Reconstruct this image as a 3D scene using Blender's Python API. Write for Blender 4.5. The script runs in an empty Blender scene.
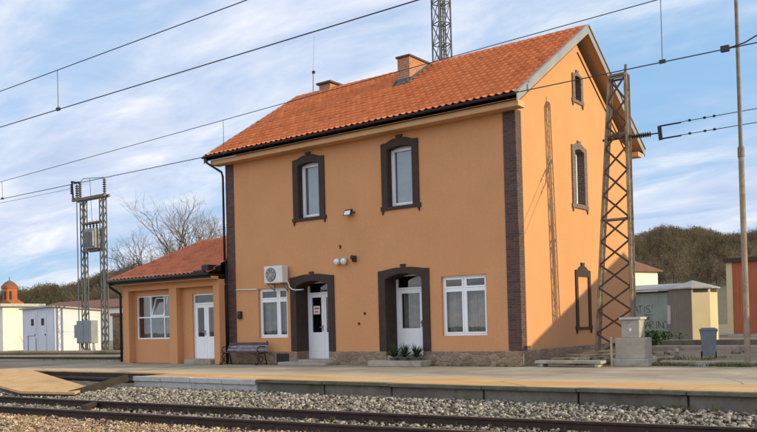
import bpy, bmesh, math, random
import numpy as np
from mathutils import Vector, Matrix
random.seed(7)
rng = np.random.default_rng(11)
PI = math.pi
scene = bpy.context.scene
COL = scene.collection

# ------------------------------------------------------------------ materials
def _nt(name):
    m = bpy.data.materials.new(name)
    m.use_nodes = True
    nt = m.node_tree
    b = nt.nodes['Principled BSDF']
    return m, nt, b

def _noise(nt, vec, scale, detail=4, rough=0.6, dist=0.0):
    n = nt.nodes.new('ShaderNodeTexNoise')
    n.inputs['Scale'].default_value = scale
    n.inputs['Detail'].default_value = detail
    n.inputs['Roughness'].default_value = rough
    n.inputs['Distortion'].default_value = dist
    nt.links.new(vec, n.inputs['Vector'])
    return n.outputs['Fac']

def _ramp(nt, fac, stops):
    r = nt.nodes.new('ShaderNodeValToRGB')
    el = r.color_ramp.elements
    while len(el) < len(stops): el.new(0.5)
    for e, (p, c) in zip(el, stops):
        e.position = p
        e.color = (*c, 1) if len(c) == 3 else c
    nt.links.new(fac, r.inputs['Fac'])
    return r.outputs['Color']

def _mix(nt, a, b, fac, mode='MIX'):
    n = nt.nodes.new('ShaderNodeMix')
    n.data_type = 'RGBA'; n.blend_type = mode
    for k, v in ((6, a), (7, b)):
        if isinstance(v, tuple): n.inputs[k].default_value = (*v, 1)
        else: nt.links.new(v, n.inputs[k])
    if isinstance(fac, (int, float)): n.inputs[0].default_value = fac
    else: nt.links.new(fac, n.inputs[0])
    return n.outputs[2]

def _math(nt, op, a, b=0.0):
    n = nt.nodes.new('ShaderNodeMath'); n.operation = op
    for k, v in ((0, a), (1, b)):
        if isinstance(v, (int, float)): n.inputs[k].default_value = v
        else: nt.links.new(v, n.inputs[k])
    return n.outputs[0]

def _coord(nt, scale=None):
    t = nt.nodes.new('ShaderNodeTexCoord').outputs['Object']
    if scale:
        mp = nt.nodes.new('ShaderNodeMapping')
        mp.inputs['Scale'].default_value = scale
        nt.links.new(t, mp.inputs['Vector'])
        return mp.outputs['Vector']
    return t

def _bump(nt, b, h, strength, dist=0.02):
    n = nt.nodes.new('ShaderNodeBump')
    n.inputs['Strength'].default_value = strength
    n.inputs['Distance'].default_value = dist
    nt.links.new(h, n.inputs['Height'])
    nt.links.new(n.outputs['Normal'], b.inputs['Normal'])

def mat(name, c1, c2=None, scale=3.0, rough=0.8, metal=0.0, bump=0.0, bscale=40.0, fine=0.25, stain=None, sscale=0.7,
        spec=0.3, streak=None, tint=0.0):
    """two-tone noise-varied surface with optional large stains, vertical streaks, bump and per-face tint"""
    m, nt, b = _nt(name)
    if c2 is None: c2 = tuple(x * 0.78 for x in c1)
    v = _coord(nt)
    col = _ramp(nt, _noise(nt, v, scale, 5), [(0.32, c2), (0.68, c1)])
    if fine:
        f = _noise(nt, v, scale * 14, 3)
        col = _mix(nt, col, _ramp(nt, f, [(0.3, (0.45,) * 3), (0.7, (1.0,) * 3)]), fine, 'MULTIPLY')
    if stain:
        s = _noise(nt, v, sscale, 7, 0.68, 0.6)
        col = _mix(nt, col, stain, _ramp(nt, s, [(0.5, (0, 0, 0)), (0.68, (0.85,) * 3)]))
    if streak:
        vs = _coord(nt, (5.0, 5.0, 0.22))
        s = _noise(nt, vs, 1.0, 5, 0.6)
        col = _mix(nt, col, streak, _ramp(nt, s, [(0.52, (0, 0, 0)), (0.75, (0.5,) * 3)]))
    if tint:
        a = nt.nodes.new('ShaderNodeAttribute'); a.attribute_name = 'tint'
        k = _math(nt, 'ADD', _math(nt, 'MULTIPLY', a.outputs['Fac'], tint), 1 - tint * 0.5)
        cx = nt.nodes.new('ShaderNodeCombineXYZ')
        for i in range(3): nt.links.new(k, cx.inputs[i])
        col = _mix(nt, col, cx.outputs[0], 1.0, 'MULTIPLY')
    nt.links.new(col, b.inputs['Base Color'])
    b.inputs['Roughness'].default_value = rough
    b.inputs['Metallic'].default_value = metal
    b.inputs['Specular IOR Level'].default_value = spec
    if bump:
        _bump(nt, b, _noise(nt, v, bscale, 5), bump)
    return m

def mat_brick(name, c1, c2, mortar, bw=0.24, bh=0.075, rough=0.75, ms=0.012, bump=0.6):
    m, nt, b = _nt(name)
    t = _coord(nt)
    s = nt.nodes.new('ShaderNodeSeparateXYZ'); nt.links.new(t, s.inputs[0])
    c = nt.nodes.new('ShaderNodeCombineXYZ')
    nt.links.new(_math(nt, 'ADD', s.outputs[0], s.outputs[1]), c.inputs[0])
    nt.links.new(s.outputs[2], c.inputs[1])
    br = nt.nodes.new('ShaderNodeTexBrick')
    br.inputs['Scale'].default_value = 1.0
    br.inputs['Brick Width'].default_value = bw
    br.inputs['Row Height'].default_value = bh
    br.inputs['Mortar Size'].default_value = ms
    br.inputs['Mortar Smooth'].default_value = 0.2
    br.inputs['Color1'].default_value = (*c1, 1)
    br.inputs['Color2'].default_value = (*c2, 1)
    br.inputs['Mortar'].default_value = (*mortar, 1)
    nt.links.new(c.outputs[0], br.inputs['Vector'])
    n = _noise(nt, t, 18, 4)
    col = _mix(nt, br.outputs['Color'], _ramp(nt, n, [(0.3, (0.55,) * 3), (0.7, (1.15,) * 3)]), 0.6, 'MULTIPLY')
    nt.links.new(col, b.inputs['Base Color'])
    b.inputs['Roughness'].default_value = rough
    inv = _math(nt, 'SUBTRACT', 1.0, br.outputs['Fac'])
    _bump(nt, b, inv, bump, 0.012)
    return m

def mat_stone(name, cols, mortar, scale=3.2):
    m, nt, b = _nt(name)
    v = _coord(nt, (1.0, 1.0, 1.6))
    n = nt.nodes.new('ShaderNodeTexNoise'); n.inputs['Scale'].default_value = 3.0
    nt.links.new(v, n.inputs['Vector'])
    vv = _mix(nt, v, n.outputs['Color'], 0.12)
    vo = nt.nodes.new('ShaderNodeTexVoronoi'); vo.inputs['Scale'].default_value = scale
    nt.links.new(vv, vo.inputs['Vector'])
    sp = nt.nodes.new('ShaderNodeSeparateColor'); nt.links.new(vo.outputs['Color'], sp.inputs[0])
    k = len(cols)
    col = _ramp(nt, sp.outputs[0], [(i / (k - 1), c) for i, c in enumerate(cols)])
    ve = nt.nodes.new('ShaderNodeTexVoronoi'); ve.feature = 'DISTANCE_TO_EDGE'; ve.inputs['Scale'].default_value = scale
    nt.links.new(vv, ve.inputs['Vector'])
    edge = _ramp(nt, ve.outputs['Distance'], [(0.02, (1, 1, 1)), (0.06, (0, 0, 0))])
    col = _mix(nt, col, mortar, edge)
    col = _mix(nt, col, _ramp(nt, _noise(nt, v, 14, 6), [(0.3, (0.45,) * 3), (0.7, (1.1,) * 3)]), 0.8, 'MULTIPLY')
    nt.links.new(col, b.inputs['Base Color'])
    b.inputs['Roughness'].default_value = 0.9
    _bump(nt, b, _math(nt, 'MINIMUM', ve.outputs['Distance'], 0.12), 0.9, 0.12)
    return m

def mat_tile(name, base, dark, light, moss=None):
    m, nt, b = _nt(name)
    a = nt.nodes.new('ShaderNodeAttribute'); a.attribute_name = 'tint'
    col = _ramp(nt, a.outputs['Fac'], [(0.0, dark), (0.35, base), (0.75, base), (1.0, light)])
    v = _coord(nt)
    col = _mix(nt, col, _ramp(nt, _noise(nt, v, 0.5, 5, 0.6), [(0.3, (0.9,) * 3), (0.7, (1.05,) * 3)]), 0.8, 'MULTIPLY')
    col = _mix(nt, col, _ramp(nt, _noise(nt, v, 30, 4), [(0.3, (0.75,) * 3), (0.7, (1.1,) * 3)]), 0.5, 'MULTIPLY')
    if moss:
        col = _mix(nt, col, moss, _ramp(nt, _noise(nt, v, 2.2, 8, 0.7), [(0.58, (0, 0, 0)), (0.75, (0.6,) * 3)]))
    nt.links.new(col, b.inputs['Base Color'])
    b.inputs['Roughness'].default_value = 0.7
    b.inputs['Specular IOR Level'].default_value = 0.25
    _bump(nt, b, _noise(nt, v, 60, 3), 0.15, 0.01)
    return m

def mat_glass(name, tint=(0.85, 0.9, 0.92), base=0.06):
    m, nt, b = _nt(name)
    nt.nodes.remove(b)
    out = [n for n in nt.nodes if n.type == 'OUTPUT_MATERIAL'][0]
    tr = nt.nodes.new('ShaderNodeBsdfTransparent'); tr.inputs['Color'].default_value = (*tint, 1)
    gl = nt.nodes.new('ShaderNodeBsdfGlossy'); gl.inputs['Roughness'].default_value = 0.015
    ge = nt.nodes.new('ShaderNodeNewGeometry'); vm = nt.nodes.new('ShaderNodeVectorMath'); vm.operation = 'DOT_PRODUCT'
    nt.links.new(ge.outputs['Normal'], vm.inputs[0]); nt.links.new(ge.outputs['Incoming'], vm.inputs[1])
    c = _math(nt, 'SUBTRACT', 1.0, _math(nt, 'ABSOLUTE', vm.outputs['Value']))
    f = _math(nt, 'ADD', _math(nt, 'MULTIPLY', _math(nt, 'POWER', c, 5.0), 0.9), base + 0.075)
    f = _math(nt, 'MINIMUM', f, 1.0)
    bn = nt.nodes.new('ShaderNodeBump'); bn.inputs['Strength'].default_value = 0.03; bn.inputs['Distance'].default_value = 0.02
    nt.links.new(_noise(nt, _coord(nt), 1.6, 2), bn.inputs['Height'])
    nt.links.new(bn.outputs[0], gl.inputs['Normal'])
    mx = nt.nodes.new('ShaderNodeMixShader')
    nt.links.new(f, mx.inputs[0]); nt.links.new(tr.outputs[0], mx.inputs[1]); nt.links.new(gl.outputs[0], mx.inputs[2])
    nt.links.new(mx.outputs[0], out.inputs['Surface'])
    return m

M = {}
M['plaster'] = mat('orange_plaster', (0.58, 0.29, 0.138), (0.53, 0.26, 0.120), scale=0.8, rough=0.9, bump=0.2, bscale=90, fine=0.16, stain=(0.53, 0.255, 0.118), sscale=0.45,
                   streak=(0.47, 0.25, 0.12), spec=0.15)
M['plaster_soffit'] = mat('orange_soffit_paint', (0.58, 0.33, 0.165), (0.50, 0.28, 0.14), scale=1.2, rough=0.85, fine=0.12)
M['slip'] = mat_brick('brown_brick_slips', (0.105, 0.042, 0.032), (0.042, 0.024, 0.023), (0.10, 0.07, 0.06), bw=0.22, bh=0.07, ms=0.008)
M['slip_plain'] = mat('dark_brown_painted_surround', (0.055, 0.033, 0.026), (0.036, 0.023, 0.019), scale=6, rough=0.75, bump=0.3, bscale=50)
M['slip_pink'] = mat_brick('weathered_brick_surround', (0.155, 0.095, 0.078), (0.10, 0.065, 0.057), (0.22, 0.17, 0.14), bw=0.2, bh=0.07, ms=0.01)
M['plinth'] = mat_stone('plinth_rubble_stone', [(0.20, 0.135, 0.088), (0.28, 0.185, 0.118), (0.34, 0.235, 0.155), (0.23, 0.165, 0.125)], (0.25, 0.19, 0.14), 3.6)
M['tile'] = mat_tile('clay_roof_tiles', (0.60, 0.168, 0.056), (0.52, 0.135, 0.046), (0.66, 0.22, 0.085))
M['tile_old'] = mat_tile('old_clay_roof_tiles', (0.50, 0.155, 0.072), (0.38, 0.115, 0.058), (0.57, 0.205, 0.10), (0.20, 0.11, 0.075))
M['tile_far'] = mat('far_tiled_roof', (0.25, 0.11, 0.07), (0.16, 0.08, 0.055), scale=1.5, rough=0.9, fine=0.5)
M['black'] = mat('black_painted_metal', (0.018, 0.016, 0.016), rough=0.5, scale=8)
M['greyboard'] = mat('grey_verge_board', (0.30, 0.29, 0.31), (0.24, 0.23, 0.25), scale=2, rough=0.6, fine=0.2)
M['pvc'] = mat('white_window_plastic', (0.78, 0.79, 0.81), (0.72, 0.73, 0.76), scale=2, rough=0.35, fine=0.05, spec=0.5)
M['glass'] = mat_glass('window_glass', base=0.02)
M['glass_up'] = mat_glass('upper_window_glass', base=0.07)
M['curtain'] = mat('net_curtain', (0.26, 0.245, 0.22), (0.15, 0.14, 0.13), scale=5, rough=1.0, fine=0.3)
M['blind'] = mat('pale_blind', (0.30, 0.31, 0.325), (0.25, 0.26, 0.275), scale=3, rough=0.9)
M['darkroom'] = mat('dark_interior', (0.05, 0.045, 0.04), rough=1.0)
M['brick_red'] = mat_brick('chimney_brick', (0.47, 0.165, 0.062), (0.33, 0.105, 0.05), (0.42, 0.30, 0.2), bw=0.24, bh=0.08, ms=0.012)
M['chcap'] = mat('chimney_cap_concrete', (0.10, 0.085, 0.075), rough=0.9, scale=6)
M['leadflash'] = mat('flashing_metal', (0.09, 0.08, 0.08), rough=0.6, scale=5)
M['concrete'] = mat('weathered_concrete', (0.42, 0.375, 0.31), (0.32, 0.28, 0.23), scale=2.2, rough=0.9, bump=0.35, bscale=30, fine=0.4,
                    stain=(0.20, 0.175, 0.135), sscale=1.8)
M['concrete_pale'] = mat('pale_concrete_kerb', (0.50, 0.49, 0.47), (0.40, 0.39, 0.375), scale=2.5, rough=0.9, bump=0.3, bscale=35, fine=0.3,
                         stain=(0.25, 0.24, 0.22), sscale=2.5)
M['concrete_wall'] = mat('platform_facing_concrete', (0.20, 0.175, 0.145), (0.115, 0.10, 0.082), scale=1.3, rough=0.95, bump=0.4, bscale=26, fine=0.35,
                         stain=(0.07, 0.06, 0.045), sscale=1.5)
M['lip'] = mat('mossy_edge_slab', (0.17, 0.155, 0.12), (0.10, 0.10, 0.065), scale=3.0, rough=0.95, bump=0.5, bscale=30, fine=0.4, stain=(0.07, 0.085, 0.035), sscale=2.2)
M['steel'] = mat('weathered_grey_steel', (0.22, 0.19, 0.16), (0.14, 0.115, 0.095), scale=4, rough=0.65, metal=0.2, fine=0.35, stain=(0.12, 0.06, 0.035), sscale=4)
M['steel_tan'] = mat('mast_leg_paint', (0.33, 0.265, 0.195), (0.21, 0.16, 0.115), scale=3.5, rough=0.7, fine=0.35, stain=(0.16, 0.085, 0.05), sscale=3)
M['rustbrace'] = mat('rusty_brace_steel', (0.10, 0.055, 0.04), (0.06, 0.035, 0.028), scale=5, rough=0.8, fine=0.3)
M['galv'] = mat('galvanised_steel', (0.28, 0.29, 0.30), (0.20, 0.21, 0.22), scale=4, rough=0.5, metal=0.4, fine=0.2)
M['cable'] = mat('dark_cable', (0.045, 0.045, 0.05), rough=0.6, scale=10, fine=0)
M['insul'] = mat('brown_porcelain', (0.035, 0.022, 0.02), rough=0.25, scale=8, spec=0.6)
M['railside'] = mat('rusted_rail', (0.060, 0.036, 0.028), (0.036, 0.024, 0.020), scale=5, rough=0.85, bump=0.25, bscale=60, fine=0.4)
M['railtop'] = mat('brown_rail_head', (0.22, 0.145, 0.105), (0.15, 0.095, 0.07), scale=3, rough=0.5, metal=0.3, fine=0.3)
M['sleeper'] = mat('tarred_timber', (0.048, 0.036, 0.03), (0.03, 0.023, 0.02), scale=3, rough=0.9, bump=0.5, bscale=20, fine=0.4)
M['stonegrey'] = mat('ballast_stone', (0.375, 0.33, 0.275), (0.18, 0.152, 0.12), scale=6, rough=0.9, fine=0.4, bump=0.4, bscale=50, tint=1.25)
M['stonetan'] = mat('leafy_stone_litter', (0.52, 0.38, 0.27), (0.34, 0.24, 0.165), scale=5, rough=0.95, fine=0.4, tint=1.2)
M['leaf_dry'] = mat('dry_leaves', (0.42, 0.25, 0.15), (0.32, 0.19, 0.115), scale=2, rough=0.9, fine=0.2, tint=1.2)
M['grass'] = mat('short_green_grass', (0.10, 0.125, 0.030), (0.16, 0.14, 0.05), scale=2, rough=0.9, fine=0.2, tint=1.0)
M['drygrass'] = mat('dry_grass', (0.36, 0.29, 0.13), (0.25, 0.2, 0.09), scale=2, rough=0.9, fine=0.2, tint=1.0)
M['leafgreen'] = mat('dark_green_leaves', (0.045, 0.085, 0.025), (0.03, 0.055, 0.02), scale=4, rough=0.6, fine=0.2, tint=1.1)
M['bark'] = mat('pale_bark', (0.22, 0.185, 0.15), (0.15, 0.12, 0.10), scale=4, rough=0.95, fine=0.3)
M['plank'] = mat('weathered_plank', (0.48, 0.39, 0.25), (0.34, 0.265, 0.165), scale=3, rough=0.9, fine=0.4, tint=0.6)
M['whitepaint'] = mat('white_painted_metal', (0.60, 0.61, 0.67), (0.53, 0.54, 0.60), scale=1.0, rough=0.6, fine=0.08, streak=(0.5, 0.47, 0.44))
M['whitewall'] = mat('whitewashed_wall', (0.76, 0.72, 0.64), (0.70, 0.65, 0.57), scale=1.0, rough=0.9, fine=0.12, streak=(0.5, 0.45, 0.38))
M['cream'] = mat('cream_painted_wall', (0.60, 0.475, 0.29), (0.53, 0.415, 0.25), scale=1.0, rough=0.85, fine=0.15, streak=(0.42, 0.31, 0.17))
M['rustred'] = mat('rust_red_sheet', (0.42, 0.118, 0.055), (0.33, 0.092, 0.046), scale=0.8, rough=0.7, fine=0.15, streak=(0.20, 0.055, 0.03))
M['greengrey'] = mat('faded_green_wall', (0.27, 0.285, 0.24), (0.215, 0.23, 0.195), scale=1.2, rough=0.9, fine=0.15, streak=(0.17, 0.18, 0.14))
M['sheetgrey'] = mat('grey_sheet_roof', (0.38, 0.345, 0.305), (0.28, 0.25, 0.22), scale=1.4, rough=0.6, fine=0.25, streak=(0.28, 0.22, 0.18))
M['towergrey'] = mat('dark_grey_tower_steel', (0.105, 0.108, 0.115), (0.075, 0.077, 0.082), scale=2, rough=0.7, fine=0.2)
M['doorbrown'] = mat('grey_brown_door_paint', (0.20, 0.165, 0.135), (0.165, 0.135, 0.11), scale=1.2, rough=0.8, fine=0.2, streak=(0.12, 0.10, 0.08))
M['darktrim'] = mat('dark_weathered_trim', (0.05, 0.042, 0.038), rough=0.8, scale=4)
M['graffiti'] = mat('black_spray_paint', (0.075, 0.08, 0.07), rough=0.7, scale=6)
M['binplastic'] = mat('grey_bin_plastic', (0.17, 0.20, 0.235), (0.13, 0.155, 0.185), scale=3, rough=0.55, fine=0.15, stain=(0.22, 0.2, 0.18), sscale=3)
M['rubber'] = mat('black_rubber', (0.02, 0.02, 0.02), rough=0.8)
M['acwhite'] = mat('off_white_casing', (0.66, 0.65, 0.62), (0.58, 0.57, 0.54), scale=3, rough=0.5, fine=0.08)
M['slatblue'] = mat('peeling_blue_grey_slat', (0.27, 0.28, 0.34), (0.16, 0.15, 0.19), scale=7, rough=0.8, fine=0.4, stain=(0.07, 0.05, 0.05), sscale=6)
M['slatdark'] = mat('dark_purple_brown_slat', (0.10, 0.065, 0.075), (0.06, 0.04, 0.045), scale=6, rough=0.8, fine=0.4)
M['lampglass'] = mat('frosted_lamp_glass', (0.72, 0.74, 0.76), rough=0.25, scale=6, fine=0, spec=0.6)
M['paper'] = mat('paper_notice', (0.75, 0.72, 0.70), rough=0.8, scale=8, fine=0.1)
M['redink'] = mat('red_print', (0.5, 0.05, 0.05), rough=0.8, scale=8)
M['cabgrey'] = mat('grey_steel_cabinet', (0.23, 0.25, 0.27), (0.18, 0.195, 0.21), scale=2, rough=0.55, fine=0.15)
M['trafobox'] = mat('grey_transformer_casing', (0.30, 0.30, 0.29), (0.22, 0.22, 0.21), scale=3, rough=0.6, fine=0.2)
M['churchbrick'] = mat('church_red_brick', (0.42, 0.14, 0.055), (0.33, 0.105, 0.045), scale=1, rough=0.9, fine=0.3)
M['winter'] = mat('winter_branches', (0.185, 0.130, 0.088), (0.118, 0.106, 0.062), scale=0.035, rough=0.95, fine=0, tint=1.0)
M['planter'] = mat('terracotta_trough', (0.16, 0.13, 0.11), rough=0.9, scale=4)

# paving, yard and terrain materials
def mat_platform():
    m, nt, b = _nt('grey_asphalt_platform')
    v = _coord(nt)
    col = _ramp(nt, _noise(nt, v, 0.45, 7, 0.65, 0.4), [(0.3, (0.215, 0.170, 0.125)), (0.5, (0.305, 0.245, 0.18)), (0.72, (0.44, 0.36, 0.255))])
    col = _mix(nt, col, _ramp(nt, _noise(nt, v, 22, 4), [(0.3, (0.6,) * 3), (0.7, (1.1,) * 3)]), 0.5, 'MULTIPLY')
    vs = _coord(nt, (0.35, 1.6, 1))
    col = _mix(nt, col, (0.47, 0.41, 0.31), _ramp(nt, _noise(nt, vs, 1.0, 6, 0.62), [(0.56, (0, 0, 0)), (0.68, (0.75,) * 3)]))
    sy = nt.nodes.new('ShaderNodeSeparateXYZ'); nt.links.new(v, sy.inputs[0])
    yy = _math(nt, 'ADD', sy.outputs[1], _math(nt, 'MULTIPLY', _math(nt, 'SUBTRACT', _noise(nt, _coord(nt, (0.45, 1, 1)), 1.1, 7, 0.65), 0.5), 2.6))
    band = _math(nt, 'MULTIPLY', _math(nt, 'ADD', yy, 7.0), 0.2)      # 0 at the edge, 0.5 at y -4.5
    warm = _ramp(nt, _noise(nt, _coord(nt, (0.3, 0.9, 1)), 1.3, 6, 0.65), [(0.32, (0.54, 0.275, 0.10)), (0.55, (0.65, 0.37, 0.15)), (0.72, (0.66, 0.50, 0.29))])
    pav = nt.nodes.new('ShaderNodeTexBrick'); pav.inputs['Scale'].default_value = 1.0; pav.inputs['Brick Width'].default_value = 2.1; pav.inputs['Row Height'].default_value = 0.85
    pav.inputs['Mortar Size'].default_value = 0.012; pav.inputs['Color1'].default_value = (1, 1, 1, 1); pav.inputs['Color2'].default_value = (0.87, 0.88, 0.88, 1); pav.inputs['Mortar'].default_value = (0.5, 0.45, 0.38, 1)
    nt.links.new(v, pav.inputs['Vector'])
    warm = _mix(nt, warm, pav.outputs['Color'], 0.8, 'MULTIPLY')
    warm = _mix(nt, warm, _ramp(nt, _noise(nt, v, 24, 4), [(0.3, (0.65,) * 3), (0.7, (1.1,) * 3)]), 0.5, 'MULTIPLY')
    col = _mix(nt, col, (0.50, 0.39, 0.25), _ramp(nt, band, [(0.50, (0.75,) * 3), (0.80, (0, 0, 0))]))  # sunlit tan put into the asphalt's colour beside the tinted edge strip
    col = _mix(nt, col, warm, _ramp(nt, band, [(0.44, (1, 1, 1)), (0.50, (0, 0, 0))]))
    vo = nt.nodes.new('ShaderNodeTexVoronoi'); vo.feature = 'DISTANCE_TO_EDGE'; vo.inputs['Scale'].default_value = 0.33
    nt.links.new(_mix(nt, v, nt.nodes.new('ShaderNodeTexNoise').outputs['Color'], 0.25), vo.inputs['Vector'])
    col = _mix(nt, col, (0.10, 0.085, 0.06), _ramp(nt, vo.outputs['Distance'], [(0.002, (0.6,) * 3), (0.008, (0, 0, 0))]))
    nt.links.new(col, b.inputs['Base Color']); b.inputs['Roughness'].default_value = 0.92
    _bump(nt, b, _noise(nt, v, 35, 5), 0.4, 0.02)
    return m
M['platform'] = mat_platform()

M['yard'] = mat('dirt_yard', (0.31, 0.235, 0.15), (0.21, 0.16, 0.105), scale=0.5, rough=0.95, bump=0.6, bscale=12, fine=0.45,
                stain=(0.10, 0.10, 0.05), sscale=0.35)
M['ballastbed'] = mat('fine_ballast_bed', (0.15, 0.12, 0.095), (0.085, 0.068, 0.055), scale=6, rough=0.95, bump=1.0, bscale=16, fine=0.5)
M['hill'] = mat('hillside_earth', (0.17, 0.135, 0.085), (0.125, 0.11, 0.06), scale=0.02, rough=1.0, fine=0.4)
M['ramp'] = mat('sandy_concrete_panel', (0.66, 0.40, 0.175), (0.55, 0.325, 0.14), scale=0.9, rough=0.9, bump=0.3, bscale=30, fine=0.25,
                stain=(0.33, 0.22, 0.11), sscale=0.9)

# ------------------------------------------------------------------ geometry helpers
class G:
    def __init__(s): s.v = []; s.f = []; s.t = []
    def face(s, pts, tint=0.5):
        n = len(s.v); s.v.extend(tuple(p) for p in pts); s.f.append(tuple(range(n, n + len(pts)))); s.t.append(tint)
    def box(s, x0, x1, y0, y1, z0, z1, mp=None, tint=0.5):
        P = [(x0, y0, z0), (x1, y0, z0), (x1, y1, z0), (x0, y1, z0), (x0, y0, z1), (x1, y0, z1), (x1, y1, z1), (x0, y1, z1)]
        if mp: P = [mp(*p) for p in P]
        n = len(s.v); s.v.extend(P)
        for q in ((3, 2, 1, 0), (4, 5, 6, 7), (0, 1, 5, 4), (1, 2, 6, 5), (2, 3, 7, 6), (3, 0, 4, 7)):
            s.f.append(tuple(n + i for i in q)); s.t.append(tint)
        return s
    def bar(s, p0, p1, w, h, up=(0, 0, 1), tint=0.5):
        p0, p1 = Vector(p0), Vector(p1); d = (p1 - p0).normalized(); up = Vector(up)
        a = d.cross(up)
        if a.length < 1e-4: a = d.cross(Vector((1, 0, 0)))
        a.normalize(); b = a.cross(d).normalized()
        n = len(s.v)
        for p in (p0, p1):
            for i, j in ((-1, -1), (1, -1), (1, 1), (-1, 1)):
                s.v.append(tuple(p + a * (w / 2 * i) + b * (h / 2 * j)))
        for q in ((3, 2, 1, 0), (4, 5, 6, 7), (0, 1, 5, 4), (1, 2, 6, 5), (2, 3, 7, 6), (3, 0, 4, 7)):
            s.f.append(tuple(n + i for i in q)); s.t.append(tint)
        return s
    def tube(s, pts, r, n=8, cap=True, tint=0.5):
        pts = [Vector(p) for p in pts]
        rs = r if isinstance(r, (list, tuple)) else [r] * len(pts)
        base = len(s.v); ref = None
        for i, p in enumerate(pts):
            d = (pts[min(i + 1, len(pts) - 1)] - pts[max(i - 1, 0)]).normalized()
            if ref is None:
                ref = d.cross(Vector((0, 0, 1)))
                if ref.length < 0.05: ref = d.cross(Vector((1, 0, 0)))
            a = (ref - d * ref.dot(d)).normalized(); b = d.cross(a); ref = a
            for k in range(n):
                t = 2 * PI * k / n
                s.v.append(tuple(p + (a * math.cos(t) + b * math.sin(t)) * rs[i]))
        for i in range(len(pts) - 1):
            for k in range(n):
                s.f.append((base + i * n + k, base + i * n + (k + 1) % n, base + (i + 1) * n + (k + 1) % n, base + (i + 1) * n + k)); s.t.append(tint)
        if cap:
            s.f.append(tuple(base + k for k in range(n))[::-1]); s.t.append(tint)
            s.f.append(tuple(base + (len(pts) - 1) * n + k for k in range(n))); s.t.append(tint)
        return s
    def lathe(s, prof, c=(0, 0, 0), n=16, axis=None):
        """prof: (radius, height) pairs along an axis (default z)"""
        c = Vector(c); ax = Vector(axis).normalized() if axis else Vector((0, 0, 1))
        a = ax.cross(Vector((0, 1, 0)) if abs(ax.y) < 0.9 else Vector((1, 0, 0))).normalized(); b = ax.cross(a)
        base = len(s.v)
        for r, h in prof:
            for k in range(n):
                t = 2 * PI * k / n
                s.v.append(tuple(c + ax * h + (a * math.cos(t) + b * math.sin(t)) * r))
        for i in range(len(prof) - 1):
            for k in range(n):
                s.f.append((base + i * n + k, base + i * n + (k + 1) % n, base + (i + 1) * n + (k + 1) % n, base + (i + 1) * n + k)); s.t.append(0.5)
        s.f.append(tuple(base + k for k in range(n))[::-1]); s.t.append(0.5)
        s.f.append(tuple(base + (len(prof) - 1) * n + k for k in range(n))); s.t.append(0.5)
        return s
    def prism(s, poly, mp, d0, d1):
        """poly: list of (u, v); mp(u, d, v) -> xyz"""
        n = len(poly); base = len(s.v)
        for d in (d0, d1): s.v.extend(mp(u, d, v) for u, v in poly)
        s.f.append(tuple(base + i for i in range(n))); s.t.append(0.5)
        s.f.append(tuple(base + n + i for i in range(n))[::-1]); s.t.append(0.5)
        for i in range(n):
            j = (i + 1) % n
            s.f.append((base + i, base + n + i, base + n + j, base + j)); s.t.append(0.5)
        return s
    def plate(s, outer, holes, mp, d0, d1, back=False, outer_sides=False):
        """front face of an outline with holes at depth d0; holes get reveals back to d1"""
        bm = bmesh.new(); edges = []
        for loop in [outer] + holes:
            vs = [bm.verts.new((u, 0, v)) for u, v in loop]
            for i in range(len(vs)): edges.append(bm.edges.new((vs[i], vs[(i + 1) % len(vs)])))
        bmesh.ops.triangle_fill(bm, use_beauty=True, use_dissolve=False, edges=edges)
        bm.verts.index_update()
        for d in ([d0, d1] if back else [d0]):
            base = len(s.v)
            s.v.extend(mp(v.co.x, d, v.co.z) for v in bm.verts)
            for f in bm.faces: s.f.append(tuple(base + v.index for v in f.verts)); s.t.append(0.5)
        bm.free()
        for loop in holes + ([outer] if outer_sides else []):
            for i in range(len(loop)):
                a, b = loop[i], loop[(i + 1) % len(loop)]
                s.face([mp(a[0], d0, a[1]), mp(b[0], d0, b[1]), mp(b[0], d1, b[1]), mp(a[0], d1, a[1])])
        return s

def obj(name, g, m, parent=None, smooth=False, bevel=0.0, mats=None):
    me = bpy.data.meshes.new(name)
    me.from_pydata(g.v, [], g.f)
    at = me.attributes.new('tint', 'FLOAT', 'FACE')
    at.data.foreach_set('value', np.array(g.t, dtype=np.float32))
    bm = bmesh.new(); bm.from_mesh(me)
    bmesh.ops.recalc_face_normals(bm, faces=bm.faces); bm.to_mesh(me); bm.free()
    if smooth: me.shade_smooth()
    me.materials.append(m)
    o = bpy.data.objects.new(name, me); COL.objects.link(o)
    if parent: o.parent = parent
    if bevel:
        b = o.modifiers.new('bevel', 'BEVEL'); b.width = bevel; b.segments = 2; b.limit_method = 'ANGLE'; b.angle_limit = 0.6
    return o

def raw(name, verts, faces, tint, m, parent=None):
    """fast mesh from numpy arrays; faces is (n, k)"""
    me = bpy.data.meshes.new(name); k = faces.shape[1]; nf = len(faces)
    me.vertices.add(len(verts)); me.vertices.foreach_set('co', np.asarray(verts, np.float32).ravel())
    me.loops.add(nf * k); me.loops.foreach_set('vertex_index', np.asarray(faces, np.int32).ravel())
    me.polygons.add(nf); me.polygons.foreach_set('loop_start', np.arange(0, nf * k, k, dtype=np.int32))
    me.update(calc_edges=True); me.validate()
    at = me.attributes.new('tint', 'FLOAT', 'FACE'); at.data.foreach_set('value', np.asarray(tint, np.float32))
    me.materials.append(m)
    o = bpy.data.objects.new(name, me); COL.objects.link(o)
    if parent: o.parent = parent
    return o

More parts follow.
